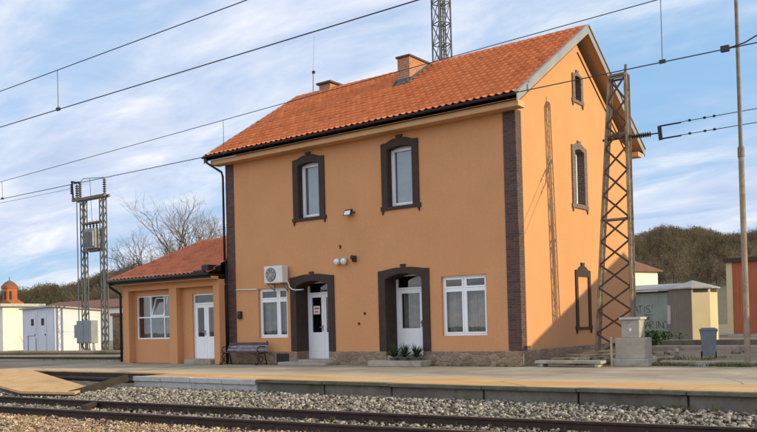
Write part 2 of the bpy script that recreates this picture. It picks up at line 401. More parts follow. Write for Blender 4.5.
def thing(name, label, cat, loc=(0, 0, 0), rz=0.0, group=None):
    o = bpy.data.objects.new(name, None); COL.objects.link(o); o.empty_display_size = 0.3
    o.location = loc; o.rotation_euler = (0, 0, rz)
    o['label'] = label; o['category'] = cat
    if group: o['group'] = group
    return o
def tag(o, label, cat, group=None, kind=None):
    o['label'] = label; o['category'] = cat
    if group: o['group'] = group
    if kind: o['kind'] = kind
    return o
def struct(o): o['kind'] = 'structure'; return o
def dup(root, loc, rz=None, label=None):
    r = root.copy(); COL.objects.link(r); r.location = loc
    if rz is not None: r.rotation_euler = (0, 0, rz)
    if label: r['label'] = label
    for ch in list(root.children):
        c = ch.copy(); COL.objects.link(c); c.parent = r
        for g in list(ch.children):
            d = g.copy(); COL.objects.link(d); d.parent = c
    return r

FRONT = lambda u, d, v: (u, d, v)             # front wall: u = x, depth d goes +y
SIDE = lambda u, d, v: (-d, u, v)             # right gable wall: u = y, depth d goes -x
def at(mp, off): return lambda u, d, v: mp(u, d + off, v)
def rect(u0, u1, v0, v1): return [(u0, v0), (u1, v0), (u1, v1), (u0, v1)]
def arched(u0, u1, v0, v1, rise, n=8):
    pts = [(u0, v0), (u1, v0), (u1, v1)]
    for i in range(1, n):
        t = i / n; pts.append((u1 + (u0 - u1) * t, v1 + rise * (1 - (2 * t - 1) ** 2)))
    return pts + [(u0, v1)]

def surround_outline(c, w, v0, vt, rise, key_w, key_h, feet):
    """outer outline of a window/door surround: flat shoulders, arch to a keystone, small feet below the sill"""
    h = w / 2; sh = 0.2
    pts = []
    if feet:
        fw = 0.13; e = 0.055
        pts += [(c - h - e, v0 + 0.12), (c - h - e, v0), (c - h - e + 0.04, v0), (c - h + fw / 2 - e, v0 - 0.13), (c - h + fw - e, v0),
                (c + h - fw + e, v0), (c + h - fw / 2 + e, v0 - 0.13), (c + h + e - 0.04, v0), (c + h + e, v0), (c + h + e, v0 + 0.12), (c + h, v0 + 0.12)]
    else:
        pts += [(c - h, v0), (c + h, v0)]
    pts.append((c + h, vt))
    pts.append((c + h - sh, vt + 0.015))
    k = key_w / 2
    n = 5; a = h - sh
    for i in range(1, n):
        t = i / n; u = c + a - (a - k) * t
        pts.append((u, vt + 0.015 + rise * math.sin(t * PI / 2)))
    pts += [(c + k, vt + rise), (c + k * 1.25, vt + rise + key_h), (c - k * 1.25, vt + rise + key_h), (c - k, vt + rise)]
    for i in range(n - 1, 0, -1):
        t = i / n; u = c - a + (a - k) * t
        pts.append((u, vt + 0.015 + rise * math.sin(t * PI / 2)))
    pts += [(c - h + sh, vt + 0.015), (c - h, vt)]
    if feet: pts.append((c - h, v0 + 0.12))
    return pts

def pane_box(g, mp, u0, u1, d, v0, v1): g.face([mp(u0, d, v0), mp(u1, d, v0), mp(u1, d, v1), mp(u0, d, v1)])

def curtain(parent, mp, u0, u1, d, v0, v1, m, name='curtain', amp=0.025, waves=14):
    g = G(); n = waves * 6
    for i in range(n):
        a, b = i / n, (i + 1) / n
        w = lambda t: amp * math.sin(t * waves * 2 * PI) + amp * 0.6 * math.sin(t * waves * 1.37 * PI + 1)
        ua, ub = u0 + (u1 - u0) * a, u0 + (u1 - u0) * b
        g.face([mp(ua, d + w(a), v0), mp(ub, d + w(b), v0), mp(ub, d + w(b), v1), mp(ua, d + w(a), v1)])
    return obj(name, g, m, parent, smooth=True)

def grid_window(parent, mp, d, u0, u1, v0, v1, cells, fw=0.06, sash=0.05, label=None, glassm='glass', name='window', cur=None, curm='curtain', curd=0.16):
    """outer frame; cells = list of (u0,u1,v0,v1) lights inside it; each light is a sash with a pane"""
    g = G(); D = 0.07
    outer = rect(u0, u1, v0, v1)
    lights = [rect(*c) for c in cells]
    g.plate(outer, lights, mp, d, d + D, back=True, outer_sides=True)
    w = obj(name, g, M['pvc'], parent)
    if label: w['label'] = label
    for c in cells:
        s = G(); a0, a1, b0, b1 = c
        s.plate(rect(a0 + .004, a1 - .004, b0 + .004, b1 - .004), [rect(a0 + sash, a1 - sash, b0 + sash, b1 - sash)], mp, d - 0.014, d + 0.05, back=True, outer_sides=True)
        obj('sash', s, M['pvc'], w)
        p = G(); pane_box(p, mp, a0 + sash, a1 - sash, d + 0.03, b0 + sash, b1 - sash)
        obj('pane', p, M[glassm], w)
    if cur:
        curtain(w, mp, *cur[:2], d + curd, *cur[2:], M[curm])
    return w

# tile generator ---------------------------------------------------------------
def tiles(O, U, S, W, L, tw=0.23, ex=0.34, cl=None, cr=None, amp=0.030, rise=0.062, seed=1):
    """rows of interlocking tiles on the plane O + u*U + s*S; cl/cr(s) clamp the ends (hips)"""
    r = np.random.default_rng(seed)
    O, U, S = (np.array(a, float) for a in (O, U, S)); N = np.cross(U, S); N /= np.linalg.norm(N)
    if N[2] < 0: N = -N
    nr = max(1, int(round(L / ex))); ex = L / nr
    nt = max(1, int(round(W / tw))); tw = W / nt; K = 8
    prof = np.array([0.0, 0.55, 0.95, 1.0, 0.7, 0.2, 0.0, 0.0]) * amp * 1.6
    V = []; F = []; T = []
    cols = nt * K + 1
    uu = np.arange(cols) * tw / K
    lines = []
    for i in range(nr):
        jit = r.normal(0, 0.0035, nt + 1); off = r.normal(0, 0.008, nt + 1)
        hs = prof[np.arange(cols) % K] + np.repeat(jit, K)[:cols]
        so = np.repeat(off, K)[:cols]
        for s, h in ((i * ex, rise), ((i + 1) * ex, 0.0)):
            u = uu.copy()
            if cl: u = np.maximum(u, cl(s))
            if cr: u = np.minimum(u, cr(s))
            sl = s + (so if h > 0 else 0)
            V.append(O + u[:, None] * U + (sl * np.ones(cols))[:, None] * S + (hs + h)[:, None] * N)
        tc = np.clip(r.beta(2.2, 2.2, nt) + r.normal(0, 0.05), 0, 1)
        T.append(np.repeat(tc, K))
    V = np.concatenate(V)
    ft = []
    for l in range(2 * nr - 1):
        a = l * cols + np.arange(cols - 1)
        F.append(np.stack([a, a + 1, a + 1 + cols, a + cols], 1))
        ft.append(T[l // 2] if l % 2 == 0 else T[(l + 1) // 2])
    # front butt of the lowest row
    return V, np.concatenate(F), np.concatenate(ft)

# ------------------------------------------------------------------ world + sun + camera
SUN_AZ = math.radians(13.0)     # from +X towards +Y
SUN_EL = math.radians(15.5)
w = bpy.data.worlds.new('World'); scene.world = w; w.use_nodes = True
nt = w.node_tree; nt.nodes.clear()
out = nt.nodes.new('ShaderNodeOutputWorld'); bg = nt.nodes.new('ShaderNodeBackground')
sky = nt.nodes.new('ShaderNodeTexSky'); sky.sky_type = 'NISHITA'; sky.sun_disc = False
sky.sun_elevation = SUN_EL; sky.sun_rotation = PI / 2 - SUN_AZ
sky.air_density = 1.0; sky.dust_density = 0.6; sky.ozone_density = 1.6
tc = nt.nodes.new('ShaderNodeTexCoord')
sx = nt.nodes.new('ShaderNodeSeparateXYZ'); nt.links.new(tc.outputs['Generated'], sx.inputs[0])
zz = _math(nt, 'MAXIMUM', sx.outputs[2], 0.0)
den = _math(nt, 'ADD', zz, 0.16)
cb = nt.nodes.new('ShaderNodeCombineXYZ')
nt.links.new(_math(nt, 'DIVIDE', sx.outputs[0], den), cb.inputs[0])
nt.links.new(_math(nt, 'DIVIDE', sx.outputs[1], den), cb.inputs[1])
mp = nt.nodes.new('ShaderNodeMapping'); mp.inputs['Rotation'].default_value = (0, 0, math.radians(-12)); mp.inputs['Scale'].default_value = (0.62, 1.35, 1)
mp.inputs['Location'].default_value = (3.1, 1.7, 0)
nt.links.new(cb.outputs[0], mp.inputs['Vector'])
n1 = _noise(nt, mp.outputs[0], 0.75, 9, 0.56, 0.35)
n2 = _noise(nt, mp.outputs[0], 2.3, 7, 0.6, 0.5)
cl = _math(nt, 'ADD', _math(nt, 'MULTIPLY', n1, 0.75), _math(nt, 'MULTIPLY', n2, 0.25))
mask = _ramp(nt, cl, [(0.38, (0.08,) * 3), (0.465, (0.36,) * 3), (0.535, (0.80,) * 3), (0.62, (1.0,) * 3)])
ccol = _ramp(nt, n2, [(0.36, (3.9, 4.6, 6.1)), (0.52, (5.2, 5.7, 6.9)), (0.66, (6.8, 6.9, 7.3))])
blue = _mix(nt, sky.outputs[0], (2.35, 4.25, 6.7), 0.78)
fin = _mix(nt, blue, ccol, mask)
# added fill: southern sky brightened and warmed to lift the shaded front wall
south_fill = _ramp(nt, _math(nt, 'ADD', _math(nt, 'MULTIPLY', sx.outputs[1], -0.5), 0.5), [(0.35, (1.0,) * 3), (0.75, (2.15, 1.86, 1.60))])
fin = _mix(nt, fin, south_fill, 1.0, 'MULTIPLY')
nt.links.new(fin, bg.inputs['Color']); bg.inputs['Strength'].default_value = 0.1
nt.links.new(bg.outputs[0], out.inputs['Surface'])

sun = bpy.data.lights.new('sun', 'SUN'); sun.energy = 3.4; sun.angle = math.radians(0.5); sun.color = (1.0, 0.86, 0.50)
so = bpy.data.objects.new('sun', sun); COL.objects.link(so)
sd = Vector((math.cos(SUN_AZ) * math.cos(SUN_EL), math.sin(SUN_AZ) * math.cos(SUN_EL), math.sin(SUN_EL)))
so.rotation_euler = sd.to_track_quat('Z', 'Y').to_euler(); so.location = (60, 20, 40)

cam = bpy.data.cameras.new('camera'); co = bpy.data.objects.new('camera', cam); COL.objects.link(co)
CAM = Vector((10.6124, -20.7045, 1.2571))
R = Vector((0.80331873, 0.59501621, -0.02519382)); Up = Vector((0.03018489, 0.00157008, 0.9995431)); Fw = Vector((-0.59478391, 0.80371216, 0.01669922))
mw = Matrix((R, Up, -Fw)).transposed().to_4x4(); mw.translation = CAM
co.matrix_world = mw
cam.sensor_fit = 'HORIZONTAL'; cam.sensor_width = 36; cam.lens = 832.0069 / 757 * 36
cam.shift_x = -3.7186 / 757; cam.shift_y = 94.555 / 757
cam.clip_start = 0.1; cam.clip_end = 4000
scene.camera = co
scene.view_settings.view_transform = 'Standard'; scene.view_settings.look = 'None'
scene.view_settings.exposure = 0.5; scene.view_settings.gamma = 1.0
scene.view_settings.use_curve_mapping = False

# ------------------------------------------------------------------ ground, platform, track bed
g = G(); g.box(-500, 500, -4.98, 900, -1.0, -0.012)
# far ground left of the platform and behind it
struct(obj('ground', g, M['yard']))
g = G()
g.box(-8.5, 60, -6.29, 1.0, -0.5, 0.0)
g.box(-18.5, -8.5, -5.0, -0.40, -0.5, 0.0)
plat = struct(obj('platform', g, M['platform']))

g = G(); g.box(-8.49, 60, -6.302, -6.291, -0.55, -0.07); obj('dark_backing', g, M['sleeper'], plat)  # added dark strip: shade of the panel gaps put in as colour
# platform edge: pale kerb slabs on the left, mossy lips further on, recessed facing panels
x = -8.5; i = 0
EDGE = []
while x < 24:
    pale = x < -4.9
    L = 1.18 if pale else 2.05 + 0.2 * math.sin(i * 2.3)
    e = G()
    zt = 0.012 + 0.006 * math.sin(i * 1.7)
    y0 = -6.46 + 0.012 * math.sin(i * 3.1)
    e.box(x + 0.008, x + L - 0.008, y0, -6.30, zt - (0.125 if pale else 0.075), zt)
    obj('edge_slab', e, M['concrete_pale'] if pale else M['lip'], plat, bevel=0.012)
    p = G(); g2 = 0.02 if not pale else 0.006
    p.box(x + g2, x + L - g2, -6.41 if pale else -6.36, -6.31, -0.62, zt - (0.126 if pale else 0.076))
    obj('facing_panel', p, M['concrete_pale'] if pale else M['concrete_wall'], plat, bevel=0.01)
    x += L; i += 1
# retaining face left of the platform end
g = G(); g.box(-34, -8.52, -5.08, -5.0, -0.6, -0.03); struct(obj('kerb', g, M['sleeper']))

def track_y(X):
    X = np.clip(X, -26, 16)
    return -8.98 + 0.073 * X + 0.0018 * X * X
def bed_z(X, Y):
    """ballast surface height"""
    f = track_y(X)                        # far rail line
    d = Y - f
    z = np.where(d > 0.1, -0.47 + np.clip((d - 0.1) / 2.0, 0, 1) * 0.17, -0.49)
    d2 = (f - 1.5) - Y
    z = np.where(d2 > 0.2, -0.50 + np.clip((d2 - 0.2) / 3.0, 0, 1) * 0.06, z)
    left = np.clip((-9.0 - X) / 3.0, 0, 1) * np.clip((Y + 8.6) / 1.0, 0, 1)
    return z + left * 0.04
# track bed as a height field
xs = np.arange(-60, 40.1, 0.3); ys = np.arange(-30, -4.8, 0.2)
XX, YY = np.meshgrid(xs, ys)
ZZ = bed_z(XX, YY) + rng.normal(0, 0.014, XX.shape) - 0.02
nx, ny = len(xs), len(ys)
idx = np.arange(nx * ny).reshape(ny, nx)
F = np.stack([idx[:-1, :-1], idx[:-1, 1:], idx[1:, 1:], idx[1:, :-1]], -1).reshape(-1, 4)
struct(raw('track_bed', np.stack([XX, YY, ZZ], -1).reshape(-1, 3), F, np.full(len(F), .5), M['ballastbed']))
g = G(); g.box(-500, 500, -300, -4.9, -1.2, -0.75); struct(obj('terrain', g, M['yard']))

# ------------------------------------------------------------------ stone scatter
def ico():
    bm = bmesh.new(); bmesh.ops.create_icosphere(bm, subdivisions=1, radius=1)
    v = np.array([q.co[:] for q in bm.verts]); f = np.array([[a.index for a in q.verts] for q in bm.faces]); bm.free()
    return v, f
ICO_V, ICO_F = ico()
def stones(name, P, size, m, tint, flat=0.7):
    n = len(P)
    sc = size[:, None] * rng.uniform(0.65, 1.3, (n, 3)); sc[:, 2] *= flat
    a = rng.uniform(0, 2 * PI, n); b = rng.uniform(-0.7, 0.7, n)
    V = ICO_V[None] * rng.uniform(0.58, 1.28, (n, len(ICO_V), 1)) * sc[:, None]
    ca, sa, cb_, sb = np.cos(a)[:, None], np.sin(a)[:, None], np.cos(b)[:, None], np.sin(b)[:, None]
    x, y, z = V[..., 0], V[..., 1], V[..., 2]
    y, z = cb_ * y - sb * z, sb * y + cb_ * z
    x, y = ca * x - sa * y, sa * x + ca * y
    V = np.stack([x, y, z], -1) + P[:, None]
    F = ICO_F[None] + (np.arange(n) * len(ICO_V))[:, None, None]
    return raw(name, V.reshape(-1, 3), F.reshape(-1, 3), np.repeat(tint, len(ICO_F)), m)

def pick(n, x0, x1, y0, y1, cond):
    X = rng.uniform(x0, x1, n); Y = rng.uniform(y0, y1, n); k = cond(X, Y)
    return X[k], Y[k]
# grey ballast: between the platform and the far rail, and between the rails
X, Y = pick(36000, -20, 11, -10.9, -6.42, lambda X, Y: (Y > track_y(X) - 1.42) & (np.abs(Y - track_y(X)) > 0.06) & ~((X < -8.6) & (Y > -6.9)))
d = Y - track_y(X)
keep = rng.uniform(0, 1, len(X)) < np.where(d > 0, 1.0, 0.75)
X, Y, d = X[keep], Y[keep], d[keep]
Z = bed_z(X, Y) + rng.uniform(-0.01, 0.035, len(X))
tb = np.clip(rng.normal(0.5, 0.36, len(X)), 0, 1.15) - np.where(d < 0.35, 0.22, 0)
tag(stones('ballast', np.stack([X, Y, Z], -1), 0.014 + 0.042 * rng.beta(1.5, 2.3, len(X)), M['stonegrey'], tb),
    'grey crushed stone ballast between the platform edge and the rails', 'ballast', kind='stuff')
# warm stone and leaf litter on the near side of the track
X, Y = pick(42000, -12, 10, -16.5, -9.4, lambda X, Y: (Y < track_y(X) - 1.62))
Z = bed_z(X, Y) + rng.uniform(-0.012, 0.02, len(X))
tag(stones('gravel', np.stack([X, Y, Z], -1), 0.010 + 0.034 * rng.beta(1.4, 2.6, len(X)), M['stonetan'], np.clip(rng.normal(0.5, 0.3, len(X)), 0, 1)),
    'tan gravel littered with stones on the near side of the track', 'gravel', kind='stuff')

def leaves(name, P, size, m, up=0.4, parent=None, aspect=1.6):
    """small bent leaf quads"""
    n = len(P)
    a = rng.uniform(0, 2 * PI, n); t = rng.normal(0, up, n); t2 = rng.normal(0, up, n)
    dx = np.stack([np.cos(a) * np.cos(t), np.sin(a) * np.cos(t), np.sin(t)], -1) * size[:, None] * aspect
    dy = np.stack([-np.sin(a) * np.cos(t2), np.cos(a) * np.cos(t2), np.sin(t2)], -1) * size[:, None]
    V = np.stack([P - dx, P - dy * 0.7, P + dx, P + dy * 0.7], 1)
    F = np.arange(n * 4).reshape(n, 4)
    return raw(name, V.reshape(-1, 3), F, np.clip(rng.normal(0.5, 0.28, n), 0, 1), m, parent)
X, Y = pick(9000, -12, 9, -16, -9.6, lambda X, Y: (Y < track_y(X) - 1.7) & (np.sin(X * 1.3) + np.sin(Y * 1.9 + X * .6) + rng.normal(0, .8, len(X)) > -0.2))
tag(leaves('leaf_litter', np.stack([X, Y, bed_z(X, Y) + rng.uniform(0.02, 0.06, len(X))], -1), rng.uniform(0.018, 0.04, len(X)), M['leaf_dry']),
    'dry brown leaves lying over the gravel beside the near rail', 'leaves', kind='stuff')

def blades(name, P, h, m, wid=0.006, lean=0.5):
    n = len(P); a = rng.uniform(0, 2 * PI, n); l = np.abs(rng.normal(0, lean, n))
    tip = P + np.stack([np.cos(a) * l * h, np.sin(a) * l * h, h], -1)
    s = np.stack([-np.sin(a), np.cos(a), 0 * a], -1) * wid
    V = np.stack([P - s, P + s, tip], 1); F = np.arange(n * 3).reshape(n, 3)
    return raw(name, V.reshape(-1, 3), F, np.clip(rng.normal(0.5, 0.25, n), 0, 1), m)
def tufts(n, x0, x1, y0, y1, cond, per, spread):
    X, Y = pick(n, x0, x1, y0, y1, cond)
    X = np.repeat(X, per) + rng.normal(0, spread, len(X) * per); Y = np.repeat(Y, per) + rng.normal(0, spread, len(Y) * per)
    return X, Y
X, Y = tufts(380, -12, 9, -16, -10.2, lambda X, Y: (Y < track_y(X) - 1.75), 34, 0.07)
tag(blades('dry_grass', np.stack([X, Y, bed_z(X, Y) - 0.01], -1), rng.uniform(0.03, 0.11, len(X)), M['drygrass']),
    'dry yellow grass tufts in the gravel beside the near rail', 'grass', kind='stuff')
X, Y = tufts(420, -12, 9, -16, -10.2, lambda X, Y: (Y < track_y(X) - 1.75) & (np.sin(X * 0.9 + 1) + np.sin(Y * 1.3) > 0.3), 40, 0.08)
X2, Y2 = tufts(70, -20, 10, -11, -6.6, lambda X, Y: (Y > track_y(X) - 1.4), 20, 0.05)
# green grass: between the rails, along the kerbs beside the platform and in the yard on the left
Xa, Ya = tufts(150, 3.2, 6.4, 0.85, 1.2, lambda X, Y: np.sin(X * 4) + rng.normal(0, .6, len(X)) > -.3, 26, 0.06)
Xb, Yb = tufts(500, -46, -18, 0.5, 11, lambda X, Y: np.sin(X * .5) + np.sin(Y * .9) > 0.2, 16, 0.25)
Xc, Yc = tufts(160, -1.5, 4, 1.0, 6, lambda X, Y: X > 0.3, 18, 0.12)
Xd, Yd = tufts(60, -11.2, 0.2, -.16, -.07, lambda X, Y: rng.uniform(0, 1, len(X)) > .45, 14, 0.025)
Xe, Ye = tufts(110, -4.5, 12, -6.52, -6.44, lambda X, Y: rng.uniform(0, 1, len(X)) > .4, 16, 0.04)
Xg = np.concatenate([X, X2, Xa, Xb, Xc, Xd, Xe]); Yg = np.concatenate([Y, Y2, Ya, Yb, Yc, Yd, Ye])
Zg = np.concatenate([bed_z(X, Y) - .01, bed_z(X2, Y2), 0 * Xa, 0 * Xb, 0 * Xc, 0 * Xd, 0 * Xe - .30])
tag(blades('grass', np.stack([Xg, Yg, Zg], -1), rng.uniform(0.03, 0.13, len(Xg)), M['grass'], wid=0.008),
    'short green grass and weeds along the track, kerbs and yard', 'grass', kind='stuff')

# ------------------------------------------------------------------ railway track
tr = thing('railway_track', 'rusty railway track curving past the low platform', 'railway track', (0, -9.7, -0.5))
def sweep(name, prof, off, ztop, m):
    Xs = np.concatenate([np.arange(-90, -26, 4.0), np.arange(-26, 16.1, 1.0), np.arange(20, 61, 4.0)])
    Ys = track_y(Xs) + off
    s = np.gradient(Ys, Xs); nrm = np.stack([-s, np.ones_like(s)], -1); nrm /= np.linalg.norm(nrm, axis=1)[:, None]
    g = G(); n = len(prof); base = 0
    for X0, Y0, N in zip(Xs, Ys, nrm):
        for u, v in prof: g.v.append((X0 + N[0] * u, Y0 + N[1] * u + 9.7, ztop + v + 0.5))
    for i in range(len(Xs) - 1):
        for k in range(n):
            g.f.append((i * n + k, i * n + (k + 1) % n, (i + 1) * n + (k + 1) % n, (i + 1) * n + k)); g.t.append(.5)
    return obj(name, g, m, tr)
web = [(-.036, -.006), (.036, -.006), (.036, -.04), (.012, -.055), (.012, -.14), (.07, -.158), (.07, -.172), (-.07, -.172), (-.07, -.158), (-.012, -.14), (-.012, -.055), (-.036, -.04)]
head = [(-.034, 0), (.034, 0), (.034, -.0055), (-.034, -.0055)]
for off, zt in ((0, -0.31), (-1.5, -0.33)):
    r = sweep('rail', web, off, zt, M['railside'])
    h = sweep('rail_head', head, off, zt, M['railtop']); h.parent = r
g0 = G(); g0.box(-0.12, 0.12, -1.25, 1.25, -0.15, 0.0)
sl0 = obj('sleeper', g0, M['sleeper'], tr, bevel=0.012)
for k, X0 in enumerate(np.arange(-24, 15, 0.62)):
    o = sl0 if k == 0 else sl0.copy()
    if k: COL.objects.link(o); o.parent = tr
    o.location = (X0, float(track_y(X0)) - 0.75 + 9.7, -0.49 + 0.5 - 0.005 + 0.004 * math.sin(k * 7))
    o.rotation_euler = (0, 0, 0.073 + 0.0036 * X0)

c0 = None
for off, zr in ((0, -.31), (-1.5, -.33)):
    for k, X0 in enumerate(np.arange(-15.3, 9.5, 0.62)):
        if c0 is None:
            g = G(); g.box(-.06, .06, -.045, .045, 0, .03); g.tube([(0, -.02, .03), (0, -.02, .075)], .016, 6)
            c0 = o = obj('rail_clip', g, M['railside'], tr)
        else:
            o = c0.copy(); COL.objects.link(o); o.parent = tr
        o.location = (X0, float(track_y(X0)) + off - .095 + 9.7, zr - .165 + .5); o.rotation_euler = (0, 0, .073 + .0036 * X0)

# second track close to the camera carries the second overhead line (rails lie below the picture)
# ------------------------------------------------------------------ station building
ST = thing('station_building', 'two storey orange station house with red tiled gable roof', 'station building')
LX, DY, HS = 11.52, 8.96, 7.22
openF = [('win', -8.06, -7.14, 4.86, 6.62, .07), ('win', -4.36, -3.44, 4.86, 6.62, .07),
         ('door', -8.26, -6.87, 0.16, 2.60, .16), ('door', -4.55, -3.20, 0.30, 2.64, .16),
         ('gwin', -10.06, -8.70, 0.90, 2.60, 0), ('gwin', -2.53, -1.02, 0.88, 2.62, 0)]
holes = [arched(*o[1:6]) if o[5] else rect(*o[1:5]) for o in openF]
wall = G()
DEP = {'win': 0.24, 'door': 0.60, 'gwin': 0.13}
wall.plate(rect(-LX, 0, 0.0, HS), holes, FRONT, 0, 0.001)
wall.v, wall.f, wall.t = wall.v, wall.f, wall.t
# proper reveals with their own depth
for o, h in zip(openF, holes):
    D = DEP[o[0]]
    if o[0] == 'gwin':
        for i in range(len(h)):
            a, b = h[i], h[(i + 1) % len(h)]
            wall.face([FRONT(a[0], 0, a[1]), FRONT(b[0], 0, b[1]), FRONT(b[0], D, b[1]), FRONT(a[0], D, a[1])])
# gable wall with three openings
gable = [(0, 0), (DY, 0), (DY, HS), (DY / 2, HS + (DY / 2) * 0.634), (0, HS)]
sideopen = [('win', 4.02, 4.72, 4.92, 6.60, .07), ('small', 4.17, 4.63, 8.25, 8.98, .05)]
sh = [arched(*o[1:6]) for o in sideopen]
wall.plate(gable, sh, SIDE, 0, 0.001)
wall.face([(-LX, 0, 0), (-LX, DY, 0), (-LX, DY, HS), (-LX, DY / 2, HS + DY / 2 * .634), (-LX, 0, HS)])
wall.face([(-LX, DY, 0), (0, DY, 0), (0, DY, HS), (-LX, DY, HS)])
obj('wall', wall, M['plaster'], ST)
# interior: floors and a back room wall keep the rooms dark
g = G(); g.box(-LX + .02, -.02, .9, DY - .02, 3.4, 3.5); g.box(-LX + .02, -.02, .75, 7.2, 7.1, 7.16)
g.box(-LX + .02, -.02, 3.0, 3.1, 0.0, 7.1)
obj('room', g, M['darkroom'], ST)
# plinth
for (x0, x1) in ((-LX - .05, -8.262), (-6.868, -4.552), (-3.198, .055)):
    p = G(); p.box(x0, x1, -.055, .0, 0, .425 + (0.02 if x0 > -3 else 0)); obj('plinth', p, M['plinth'], ST, bevel=.01)
p = G(); p.box(0.0, .055, .0, DY, 0, .44); obj('plinth', p, M['plinth'], ST, bevel=.01)
# corner cladding (brick slips) right corner wraps round, left corner narrow
p = G(); p.box(-.345, .028, -.028, 0, .445, 7.14); p.box(0, .028, 0, .355, .445, 7.14); obj('corner_cladding', p, M['slip'], ST)
p = G(); p.box(-LX - .028, -LX + .36, -.028, 0, .425, 7.14); p.box(-LX - .028, -LX, 0, .36, .425, 7.14); obj('corner_cladding', p, M['slip'], ST)

def surround(c, wdt, v0, vt, hole, depth, mp, m, feet, key=0.2, rise=0.10, keyh=0.10, kind='window_surround', inner=None):
    g = G()
    out = surround_outline(c, wdt, v0, vt, rise, key, keyh, feet)
    if feet: g.plate(out, [hole], mp, -.045, depth, outer_sides=False)
    else:
        inner = [hole[0]] + hole[:1:-1] + [hole[1]]
        g.plate(out[1:] + [out[0]] + inner, [], mp, -.045, depth)
        for a, b in zip(inner, inner[1:]):
            g.face([mp(a[0], -.045, a[1]), mp(b[0], -.045, b[1]), mp(b[0], depth, b[1]), mp(a[0], depth, a[1])])
    for i in range(len(out)):
        a, b = out[i], out[(i + 1) % len(out)]
        g.face([mp(a[0], -.045, a[1]), mp(b[0], -.045, b[1]), mp(b[0], 0, b[1]), mp(a[0], 0, a[1])])
    return obj(kind, g, m, ST)
# upper front windows: one tilt-and-turn light each, pale blind inside
for c in (-7.60, -3.90):
    surround(c, 1.38, 4.76, 6.82, arched(c - .46, c + .46, 4.86, 6.62, .07), 0.24, FRONT, M['slip_plain'], True)
    W = grid_window(ST, FRONT, 0.20, c - .46, c + .46, 4.86, 6.70, [(c - .40, c + .40, 4.92, 6.62)], sash=.06, glassm='glass_up')
    curtain(W, FRONT, c - .36, c + .36, .30, 4.95, 6.6, M['blind'], 'blind', amp=0.004, waves=3)
# ground floor windows
def two_light(u0, u1, v0, v1, um, vt, label):
    f = .055
    cells = [(u0 + f, um - f / 2, v0 + f, vt - f / 2), (um + f / 2, u1 - f, v0 + f, vt - f / 2), (u0 + f, um - f / 2, vt + f / 2, v1 - f), (um + f / 2, u1 - f, vt + f / 2, v1 - f)]
    return grid_window(ST, FRONT, 0.10, u0, u1, v0, v1, cells, label=label, cur=(u0 + .08, u1 - .08, v0 + .1, vt - .05), curd=.17)
two_light(-10.06, -8.70, 0.90, 2.60, -9.18, 2.20, 'two light window with net curtain under the air conditioner')
two_light(-2.53, -1.02, 0.88, 2.62, -1.80, 2.24, 'two light window with net curtain near the corner')
# window sills in white plastic
# doors: deep arched brick openings
surround(-7.565, 1.91, 0.43, 2.93 - .03, arched(-8.26, -6.87, 0.43, 2.60, .16), 0.60, FRONT, M['slip_plain'], False, key=.16, rise=.07, keyh=.09, kind='door_surround')
surround(-3.875, 1.88, 0.43, 2.93 - .03, arched(-4.55, -3.20, 0.43, 2.64, .16), 0.60, FRONT, M['slip_plain'], False, key=.16, rise=.07, keyh=.11, kind='door_surround')
for u0, u1 in ((-8.282, -8.262), (-6.868, -6.848), (-4.572, -4.552), (-3.198, -3.178)):
    g = G(); g.box(u0, u1, .001, .60, 0, .43); obj('door_reveal', g, M['plinth'], ST)
g = G(); g.box(-8.26, -6.87, -.03, .62, 0.0, .155); obj('threshold', g, M['concrete'], ST, bevel=.012)
g = G(); g.box(-4.55, -3.20, -.03, .62, 0.0, .285); obj('threshold', g, M['concrete'], ST, bevel=.012)

def leaf(parent, mp, u0, u1, v0, v1, d, gv0, st, handle_side, label=None, glassv1=None):
    """one door leaf: stiles, glazed upper panel, solid lower panel, handle"""
    g = G(); gv1 = glassv1 or v1 - st
    g.plate(rect(u0, u1, v0, v1), [rect(u0 + st, u1 - st, gv0, gv1)], mp, d, d + .05, back=True, outer_sides=True)
    g.box(u0 + st, u1 - st, d - .008, d, v0 + st * 1.2, gv0 - st * .8, mp)
    o = obj('door', g, M['pvc'], parent)
    if label: o['label'] = label
    p = G(); pane_box(p, mp, u0 + st, u1 - st, d + .025, gv0, gv1); obj('pane', p, M['glass'], o)
    if handle_side:
        hx = u1 - st * .5 if handle_side > 0 else u0 + st * .5
        h = G(); zc = v0 + (v1 - v0) * .47
        h.box(hx - .016, hx + .016, d - .018, d, zc - .1, zc + .1, mp)
        h.box(hx - .1 * (handle_side > 0) - .0, hx + .1 * (handle_side < 0), d - .06, d - .04, zc + .02, zc + .045, mp)
        h.box(hx - .01, hx + .01, d - .06, d - .01, zc + .02, zc + .045, mp)
        obj('handle', h, M['galv'], o)
    return o
def doorset(mp, d, u0, u1, v0, v1, vt, leaves_, f=.06, parent=ST, st=.11, gv=None):
    g = G()
    g.plate(rect(u0, u1, v0, v1), [rect(u0 + f, u1 - f, v0 + .02, vt - f / 2), rect(u0 + f, u1 - f, vt + f / 2, v1 - f)], mp, d, d + .07, back=True, outer_sides=True)
    fr = obj('door_frame', g, M['pvc'], parent)
    p = G(); pane_box(p, mp, u0 + f, u1 - f, d + .035, vt + f / 2, v1 - f); obj('pane', p, M['glass'], fr)
    for (a, b, hs) in leaves_:
        leaf(parent, mp, a, b, v0 + .025, vt - f / 2 - .005, d + .012, gv, st, hs)
    return fr
doorset(FRONT, .56, -8.26, -6.87, .16, 2.76, 2.36, [(-8.195, -7.57, 1), (-7.563, -6.935, 0)], gv=1.05, st=.10)
doorset(FRONT, .55, -4.55, -3.20, .29, 2.80, 2.36, [(-4.485, -3.56, 1), (-3.553, -3.265, 0)], gv=1.12, st=.12)
D = [o for o in ST.children if o.name.startswith('door') and not o.name.startswith(('door_f', 'door_s', 'door_r'))]
